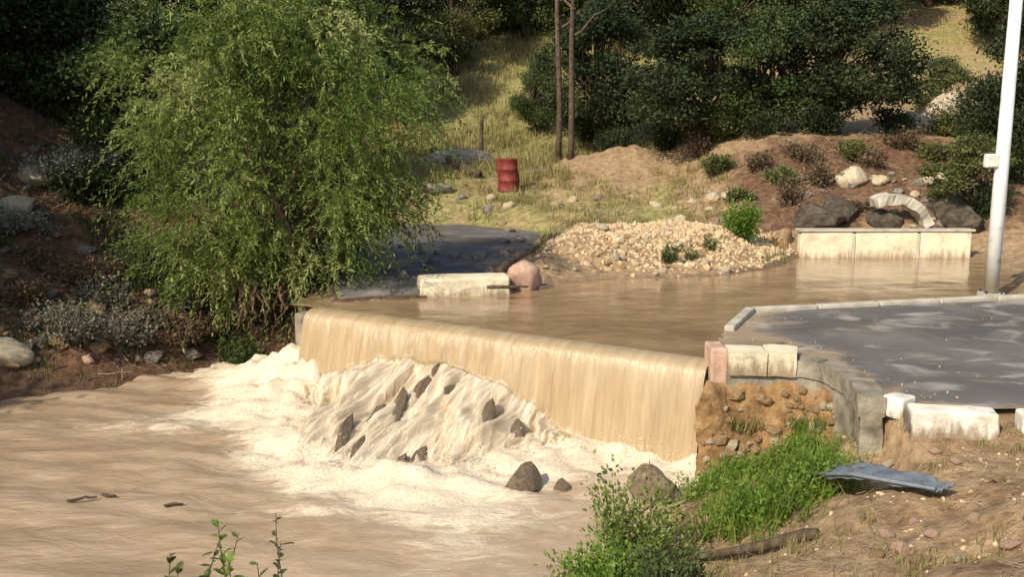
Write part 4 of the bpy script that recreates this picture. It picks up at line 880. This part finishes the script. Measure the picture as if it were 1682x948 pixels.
# ------------------------------------------------------------------ single things in the middle distance
def along(bm_fn, name, mat, label, cat, base):
    pass
p = P(762, 492, ZU); a_, b_ = P(692, 490, ZU)[:2], P(838, 484, ZU)[:2]
o = block('concrete_slab', a_, b_, .5, -.3, .20, M['cream'], None, 1, jag=.03); tag(o, 'pale broken concrete slab at the edge of the flood water', 'slab')
p = P(862, 478, ZU); rock('pink_block', (p[0], p[1] + .1, .10), (.27, .24, .30), 'stone_pink', 'pinkish stone block at the end of the pale concrete slab', 'block', rot=(0, 0, .3))
a_, b_ = P(818, 446, .12), Q(884, 405, P(840, 446, .12)[1] + .8); bm = bmesh.new(); tube(bm, branch_pts(a_, b_, 6, .05, 0, 3), [.07, .075, .07, .06, .055, .05, .03], 8)
o = bm_obj('driftwood_log', bm, M['bark'], None, True); c0 = Vector(a_); o.data.transform(Matrix.Translation(-c0)); o.location = c0; tag(o, 'dark log leaning on the pink block beside the asphalt strip', 'log')
a_, b_ = P(800, 472, .13), P(868, 471, .13); bm = bmesh.new(); tube(bm, branch_pts(a_, b_, 6, .05, 0, 9), [.03, .035, .03, .03, .025, .02, .015], 6)
o = bm_obj('stick', bm, M['bark'], None, True); c0 = Vector(a_); o.data.transform(Matrix.Translation(-c0)); o.location = c0; tag(o, 'dark stick lying across the pale concrete slab', 'stick')
p = P(1290, 418, ZU); rock('fallen_block', (p[0] - .05, p[1] + .15, .12), (.26, .22, .30), 'stone', 'brown boulder leaning at the left end of the low wall', 'boulder', rot=(0, .3, .2))
# curved grey sheet in the earth cut
p = ground_pt(1500, 374); g, h_ = [], []
bm = bmesh.new(); rows = []
for i in range(15):
    a_ = R(20 + 95 * i / 14); row = []
    for k in range(5): row.append(bm.verts.new((math.cos(a_) * .95 - .45, .35 * k / 4 + .05 * math.sin(i), math.sin(a_) * .95 - .25 + .015 * math.sin(k * 2 + i))))
    rows.append(row)
for r0, r1 in zip(rows[:-1], rows[1:]):
    for k in range(4): bm.faces.new((r0[k], r0[k + 1], r1[k + 1], r1[k]))
bmesh.ops.recalc_face_normals(bm, faces=bm.faces); bmesh.ops.solidify(bm, geom=bm.faces[:], thickness=.20)

for v in bm.verts: v.co += mnoise.noise_vector(v.co * 5) * .05
o = bm_obj('pipe_fragment', bm, M['concrete'], None, False); o.location = (p[0], p[1] - .05, p[2]); o.rotation_euler = (0, 0, .1); tag(o, 'curved pale grey slab leaning in the dark earth cut behind the low wall', 'slab')
for k, (px, py, s, m_, lab) in enumerate(((1395, 300, .42, 'stone_pale', 'pale orange boulder in the earth cut behind the low wall'), (1335, 368, .62, 'stone_dark', 'big dark boulder left in the earth cut behind the low wall'), (1380, 352, .45, 'stone_dark', 'dark boulder below the pale orange one in the earth cut'), (1450, 368, .42, 'stone_dark', 'low dark boulder against the left side of the curved grey slab'), (1585, 372, .5, 'stone_dark', 'dark boulder at the right end of the low wall'), (1445, 300, .22, 'stone_pale', 'small pale rock between the pale boulder and the grey slab'), (1560, 345, .5, 'stone_dark', 'dark boulder right of the curved grey slab'),
                                     (1505, 215, .5, 'stone_pale', 'pale rock outcrop left part on the upper right slope'), (1560, 190, .6, 'stone_pale', 'tallest pale rock on the upper right slope'), (1590, 225, .45, 'stone_pale', 'pale rock beside the dry bush on the upper right slope'), (1535, 300, .3, 'stone_pale', 'flat pale rock above the dark boulder of the earth cut'))):
    p = ground_pt(px, py, 18, 60); rock('boulder', (p[0], p[1], p[2] + s * .15), s, m_, lab, protos=CHIPS if m_ == 'stone_dark' else None)
for px, Y, s_, lab in ((1498, 26.2, .42, 'pale rock at the foot of the dry bush on the upper right slope'), (1535, 26.8, .62, 'broad pale rock standing behind the earth cut'), (1578, 26.4, .5, 'pale rock between the broad rock and the lamp post'), (1556, 28.5, .75, 'largest pale rock above the earth cut')):
    x_ = Q(px, 200, Y)[0]; rock('boulder', (x_, Y, tz(x_, Y) + s_ * .35), (s_, s_ * .8, s_ * .85), 'stone_pale', lab, protos=CHIPS)
for k in range(40):
    px, py = r.uniform(1290, 1600), r.uniform(285, 378); p = ground_pt(px, py, 19, 40); s = r.uniform(.06, .17)
    rock('cut_rock', (p[0], p[1], p[2] + .02), s, r.choice(['stone_grey', 'stone', 'stone_pale', 'stone_grey']), 'rough rock in the earth cut behind the low wall', 'rock', 'rocks in the earth cut', protos=CHIPS)
# terrace: red drum, rail, posts, stones
p = ground_pt(834, 314, 18, 60); dr = tag(empty('oil_drum', tuple(p)), 'rusty red drum standing on the grass behind the ford', 'drum')
bm = bmesh.new(); hh = .86
prof = [(0, 0), (.285, 0), (.29, .02), (.28, .03), (.28, .27), (.295, .29), (.28, .31), (.28, .56), (.295, .58), (.28, .60), (.28, .83), (.29, .85), (.27, .86), (.26, .845), (0, .845)]
rings = [[bm.verts.new((x_ * math.cos(k * math.pi / 12) + (.03 * math.sin(z_ * 6) if x_ else 0), x_ * math.sin(k * math.pi / 12), z_)) for k in range(24)] for x_, z_ in prof[1:-1]]
for r0, r1 in zip(rings[:-1], rings[1:]):
    for k in range(24): bm.faces.new((r0[k], r0[(k + 1) % 24], r1[(k + 1) % 24], r1[k]))
bm.faces.new(rings[0][::-1]); bm.faces.new(rings[-1]); bm_obj('shell', bm, M['red'], dr, True)
bm = bmesh.new(); tube(bm, [(.12, 0, .845), (.12, 0, .868)], .03, 10); bm_obj('bung', bm, M['dark'], dr)
a_, b_ = ground_pt(712, 258, 18, 60), ground_pt(786, 290, 18, 60); a_ = a_ + np.array([0, 0, .2]); b_ = b_ + np.array([0, 0, .08]); bm = bmesh.new(); tube(bm, branch_pts(a_, b_, 6, .02, 0, 13), [.14, .15, .15, .14, .14, .13, .12], 9)
o = bm_obj('fallen_log', bm, M['bark'], None, True); c0 = Vector(a_); o.data.transform(Matrix.Translation(-c0)); o.location = c0; tag(o, 'dark fallen trunk lying on the grey slope behind the willow', 'log')
for px, py, s, lab in ((760, 268, 1.0, 'flat grey rock slab beside the fallen trunk'), (725, 275, .6, 'grey rock below the fallen trunk'), (890, 285, .35, 'pale green-grey rock right of the red drum'), (715, 312, .42, 'long brown rock on the terrace left of the red drum'), (640, 305, .4, 'grey rock at the right edge of the willow')):
    p = ground_pt(px, py, 18, 60); rock('boulder', (p[0], p[1], p[2]), (s * 1.3, s * .6, s * .45), 'stone_grey', lab, rot=(0, 0, .1))
for px, h_, lab in ((914, 7.5, 'thin dark bare trunk behind the earth mound'), (936, 7.0, 'second thin bare trunk, right of the first, behind the earth mound')):
    p = ground_pt(px, 262, 24, 60); bm = bmesh.new(); tube(bm, branch_pts((0, 0, -.3), (.15, 0, h_), 8, .03, 0, px), [.10 - .008 * i for i in range(9)], 8)
    tr_ = tag(empty('bare_tree', tuple(p)), lab, 'tree'); bm_obj('trunk', bm, M['bark'], tr_, True)
    for k in range(5):
        bm = bmesh.new(); z_ = h_ * (.5 + .1 * k); a_ = k * 2.4; tube(bm, branch_pts((.1, 0, z_), (.1 + math.cos(a_) * 1.0, math.sin(a_), z_ + .8), 5, .12, 0, k + px), [.05 - .008 * i for i in range(6)], 6); bm_obj('limb', bm, M['bark'], tr_, True)
for k in range(44):
    px, py = r.uniform(600, 1260), r.uniform(308, 372); p = ground_pt(px, py, 17, 40)
    if not dry(np.array([p[0]]), np.array([p[1]]))[0]: continue
    s = r.uniform(.06, .2); rock('terrace_stone', (p[0], p[1], p[2]), s, r.choice(['stone', 'stone_grey', 'stone_pale']), 'half-buried stone in the yellowish grass behind the ford', 'stone', 'stones in the terrace grass')
p = ground_pt(790, 256, 24, 60); bm = bmesh.new(); tube(bm, branch_pts((0, 0, -.3), (.04, 0, 1.3), 5, .02, 0, 5), [.07, .068, .066, .064, .062, .058], 8); o = bm_obj('wooden_post', bm, M['bark'], None, True); o.location = p; tag(o, 'short dark wooden post beside the flat grey rock', 'post')
# debris on the far asphalt strip
for k in range(26):
    px, py = r.uniform(570, 870), r.uniform(380, 470); p = P(px, py, .03); s = r.uniform(.05, .14)
    if poly_sd(farroad_poly, np.array([p[0]]), np.array([p[1]]))[0] > -.1: continue
    rock('road_stone', (p[0], p[1], .04 + s * .2), s, 'stone_grey', 'grey stone washed onto the far asphalt strip', 'stone', 'stones on the far asphalt')

# ------------------------------------------------------------------ bent metal sheet on the near bank
pa, pb = ground_pt(1318, 792), ground_pt(1552, 822); c0 = (pa + pb) / 2; ax = (pb - pa); Ls = float(np.hypot(ax[0], ax[1])); 
sh = tag(empty('metal_sheet', (c0[0], c0[1], c0[2] + .10), math.atan2(ax[1], ax[0])), 'bent blue-grey metal sheet lying on the bank beside the bright grass', 'metal sheet')
bm = bmesh.new(); rows = []; tilt = (pb[2] - pa[2]) / Ls
for i in range(25):
    f = i / 24 - .5; row = []
    for k in range(9):
        g_ = (k / 8 - .5) * (.40 * (1 - .55 * (f + .5))); row.append(bm.verts.new((f * Ls, g_, f * Ls * tilt + .07 * math.cos(f * 3.0) + .07 * mnoise.noise(Vector((f * 6, g_ * 7, 1))) + .03 * mnoise.noise(Vector((f * 17, g_ * 15, 4))) + .022 * ((k % 2) - .5) + .25 * g_)))
    rows.append(row)
for r0, r1 in zip(rows[:-1], rows[1:]):
    for k in range(8): bm.faces.new((r0[k], r0[k + 1], r1[k + 1], r1[k]))
bmesh.ops.recalc_face_normals(bm, faces=bm.faces); bmesh.ops.solidify(bm, geom=bm.faces[:], thickness=.012)
bm_obj('sheet', bm, M['metal_blue'], sh, True)
bm = bmesh.new(); tube(bm, [(-.5 * Ls, -.2, -.5 * Ls * tilt + .0), (0, -.16, .06), (.5 * Ls, -.10, .5 * Ls * tilt)], .016, 8); bm_obj('rolled_edge', bm, M['metal_blue'], sh, True)
# log on the bank
a_, b_ = ground_pt(1130, 922), ground_pt(1342, 884); bm = bmesh.new(); tube(bm, branch_pts(a_ + np.array([0, 0, .02]), b_ + np.array([0, 0, .03]), 10, .05, 0, 17), [.02, .03, .03, .035, .035, .04, .04, .045, .045, .05, .04], 8)
o = bm_obj('driftwood_log', bm, M['bark'], None, True); c0 = Vector(a_); o.data.transform(Matrix.Translation(-c0)); o.location = c0; tag(o, 'long dark brown branch lying across the earth bank', 'log')

# ------------------------------------------------------------------ near plants
def weed(loc, h, n_leaf, leaf, mat, label, seed, group=None, bend=.15, name='weed', dry_top=False):
    r = np.random.default_rng(seed); root = tag(empty(name, loc), label, 'plant', group); tip = Vector((r.normal(0, bend) * h, r.normal(0, bend) * h * .5, h))
    pts = branch_pts((0, 0, -.05), tip, 8, .06, 0, seed); bm = bmesh.new(); tube(bm, pts, [.006 * (1.2 - i / 10) for i in range(9)], 6); bm_obj('stem', bm, M['stem'], root, True)
    lv = []
    for k in range(3):                 # three leaf shapes shared by all leaves
        bm = bmesh.new(); cen = [bm.verts.new((0, y_, .10 * math.sin(y_ * 2.2) * (1 + k * .3))) for y_ in (0, .25, .55, .8, 1)]
        wl_ = [bm.verts.new((-w_, y_, .12 * math.sin(y_ * 2.2) + .06)) for w_, y_ in ((.20, .22), (.26 + .03 * k, .5), (.16, .78))]; wr_ = [bm.verts.new((w_, y_, .12 * math.sin(y_ * 2.2) + .06)) for w_, y_ in ((.20, .22), (.26, .5), (.16, .78))]
        for w3 in (wl_, wr_):
            bm.faces.new((cen[0], cen[1], w3[0])); bm.faces.new((cen[1], cen[2], w3[1], w3[0])); bm.faces.new((cen[2], cen[3], w3[2], w3[1])); bm.faces.new((cen[3], cen[4], w3[2]))
        me = bpy.data.meshes.new('leaf'); bm.to_mesh(me); bm.free(); at_ = me.attributes.new('rnd', 'FLOAT', 'FACE'); at_.data.foreach_set('value', [.25 + .3 * k] * len(me.polygons)); me.materials.append(M[mat]); lv.append(me)
    for k in range(n_leaf):
        f0 = max(.25, 1 - .42 / h); f = f0 + (1 - f0) * (k + r.uniform(0, 1)) / n_leaf; ii = f * 8; i0 = min(7, int(ii)); p = pts[i0].lerp(pts[i0 + 1], ii - i0)
        o = link('leaf', lv[k % 3], None, root); s = leaf * r.uniform(.65, 1.2) * (1.15 - .4 * f); o.location = p; o.rotation_euler = (r.uniform(-.2, .8), r.uniform(-.4, .4), k * 2.4 + r.uniform(-.4, .4)); o.scale = (s, s, s)
    return root
def near_pt(px, Y): x_ = Q(px, 900, Y)[0]; return (x_, Y, tz(x_, Y))
def weed_to(px, py, Y, n, leaf, mat, label, seed, **kw):
    b = near_pt(px, Y); top_ = Q(px, py, Y)[2]; return weed(b, max(.15, top_ - b[2]), n, leaf, mat, label, seed, **kw)
weed_to(262, 885, 4.6, 16, .085, 'leaf_mid', 'dark leafy weed with broad leaves rising from the near bank', 201)
weed_to(298, 868, 4.4, 12, .06, 'leaf_olive', 'thin brownish weed beside the dark leafy one', 202)
weed_to(392, 850, 4.5, 18, .085, 'leaf_bright', 'yellow-green leafy weed on the near bank', 203)
weed_to(415, 895, 4.3, 16, .08, 'leaf_mid', 'short dark weed growing under the yellow-green one', 204)
weed_to(458, 850, 4.6, 11, .055, 'leaf_dark', 'tall thin dry weed with drooping dark tip', 205, bend=.05)
weed_to(244, 908, 4.4, 14, .075, 'leaf_mid', 'low dark weed leaning away from the broad-leaved one', 206)
weed_to(280, 912, 4.2, 14, .07, 'leaf_olive', 'low olive weed between the dark leafy ones', 207)
weed_to(400, 900, 4.1, 14, .075, 'leaf_bright', 'small bright weed at the foot of the yellow-green one', 208)
weed_to(436, 922, 4.2, 12, .065, 'leaf_mid', 'small dark weed beside the tall dry one', 209)
# leafy bush at the water's edge
def leafy(px, py, Y, rx, rz_, mat, n, leaf, seed, label):
    b = near_pt(px, Y); return make_bush('leafy_bush', label, (b[0], b[1], b[2] - .03), rx, rz_, mat, n, leaf, seed, 'bush', 16, up=.5)
leafy(1045, 948, 7.6, .42, 1.05, 'willow', 2600, .05, 211, 'tall leafy bush in front of the big dark boulder')
leafy(1005, 948, 6.9, .48, .60, 'leaf_bright', 2600, .05, 212, 'low bright green bush at the foot of the tall leafy bush')
leafy(1095, 948, 6.6, .35, .48, 'leaf_mid', 1900, .045, 213, 'low dark green bush on the bank beside the long branch')
leafy(905, 948, 7.2, .20, .45, 'leaf_olive', 260, .045, 214, 'thin sprigs of brownish leaves over the foam')
# floating twigs
for i, (px, py, L, rz) in enumerate(((135, 826, .28, .3), (178, 820, .16, -.4), (285, 836, .18, .1))):
    p = P(px, py, ZL); bm = bmesh.new(); tube(bm, branch_pts((-L / 2, 0, .035), (L / 2, .03, .03), 5, .12, 0, i + 90), [.014, .018, .016, .014, .012, .007], 6)
    o = bm_obj('floating_twig', bm, M['bark'], None, True); o.location = p; o.rotation_euler = (0, 0, rz); tag(o, 'dark twig drifting on the brown pool', 'twig', 'twigs drifting on the pool')

# ------------------------------------------------------------------ spray thrown up where the water lands
r_ = np.random.default_rng(400); k_ = r_.integers(0, len(foot) - 1, 5200); w_ = r_.uniform(0, 1, (5200, 1)); FP = np.array(foot)
q = FP[k_] * (1 - w_) + FP[k_ + 1] * w_ + cn[None] * r_.normal(0, .22, (5200, 1)) + ct[None] * r_.normal(0, .1, (5200, 1))
zz = ZL + .04 + np.abs(r_.normal(0, .11, 5200)); sel = fv[r_.choice(np.nonzero((V_ > .80) & (EX > .5))[0], 900)]
pts = np.concatenate([np.column_stack([q, zz]), sel + np.array([0, 0, .02]) + np.abs(r_.normal(0, .05, (900, 1))) * np.array([cn[0], cn[1], .9])])
M['spray'] = simple('spray_drops', [(0.70, 0.61, 0.46), (0.84, 0.77, 0.63)], 9, .5, .001, 20, .4)
tag(link('spray', stone_heap('spray', pts[::2], .0055, M['spray'], 401)), 'flecks of white spray thrown up by the falling water', 'spray', kind='stuff')
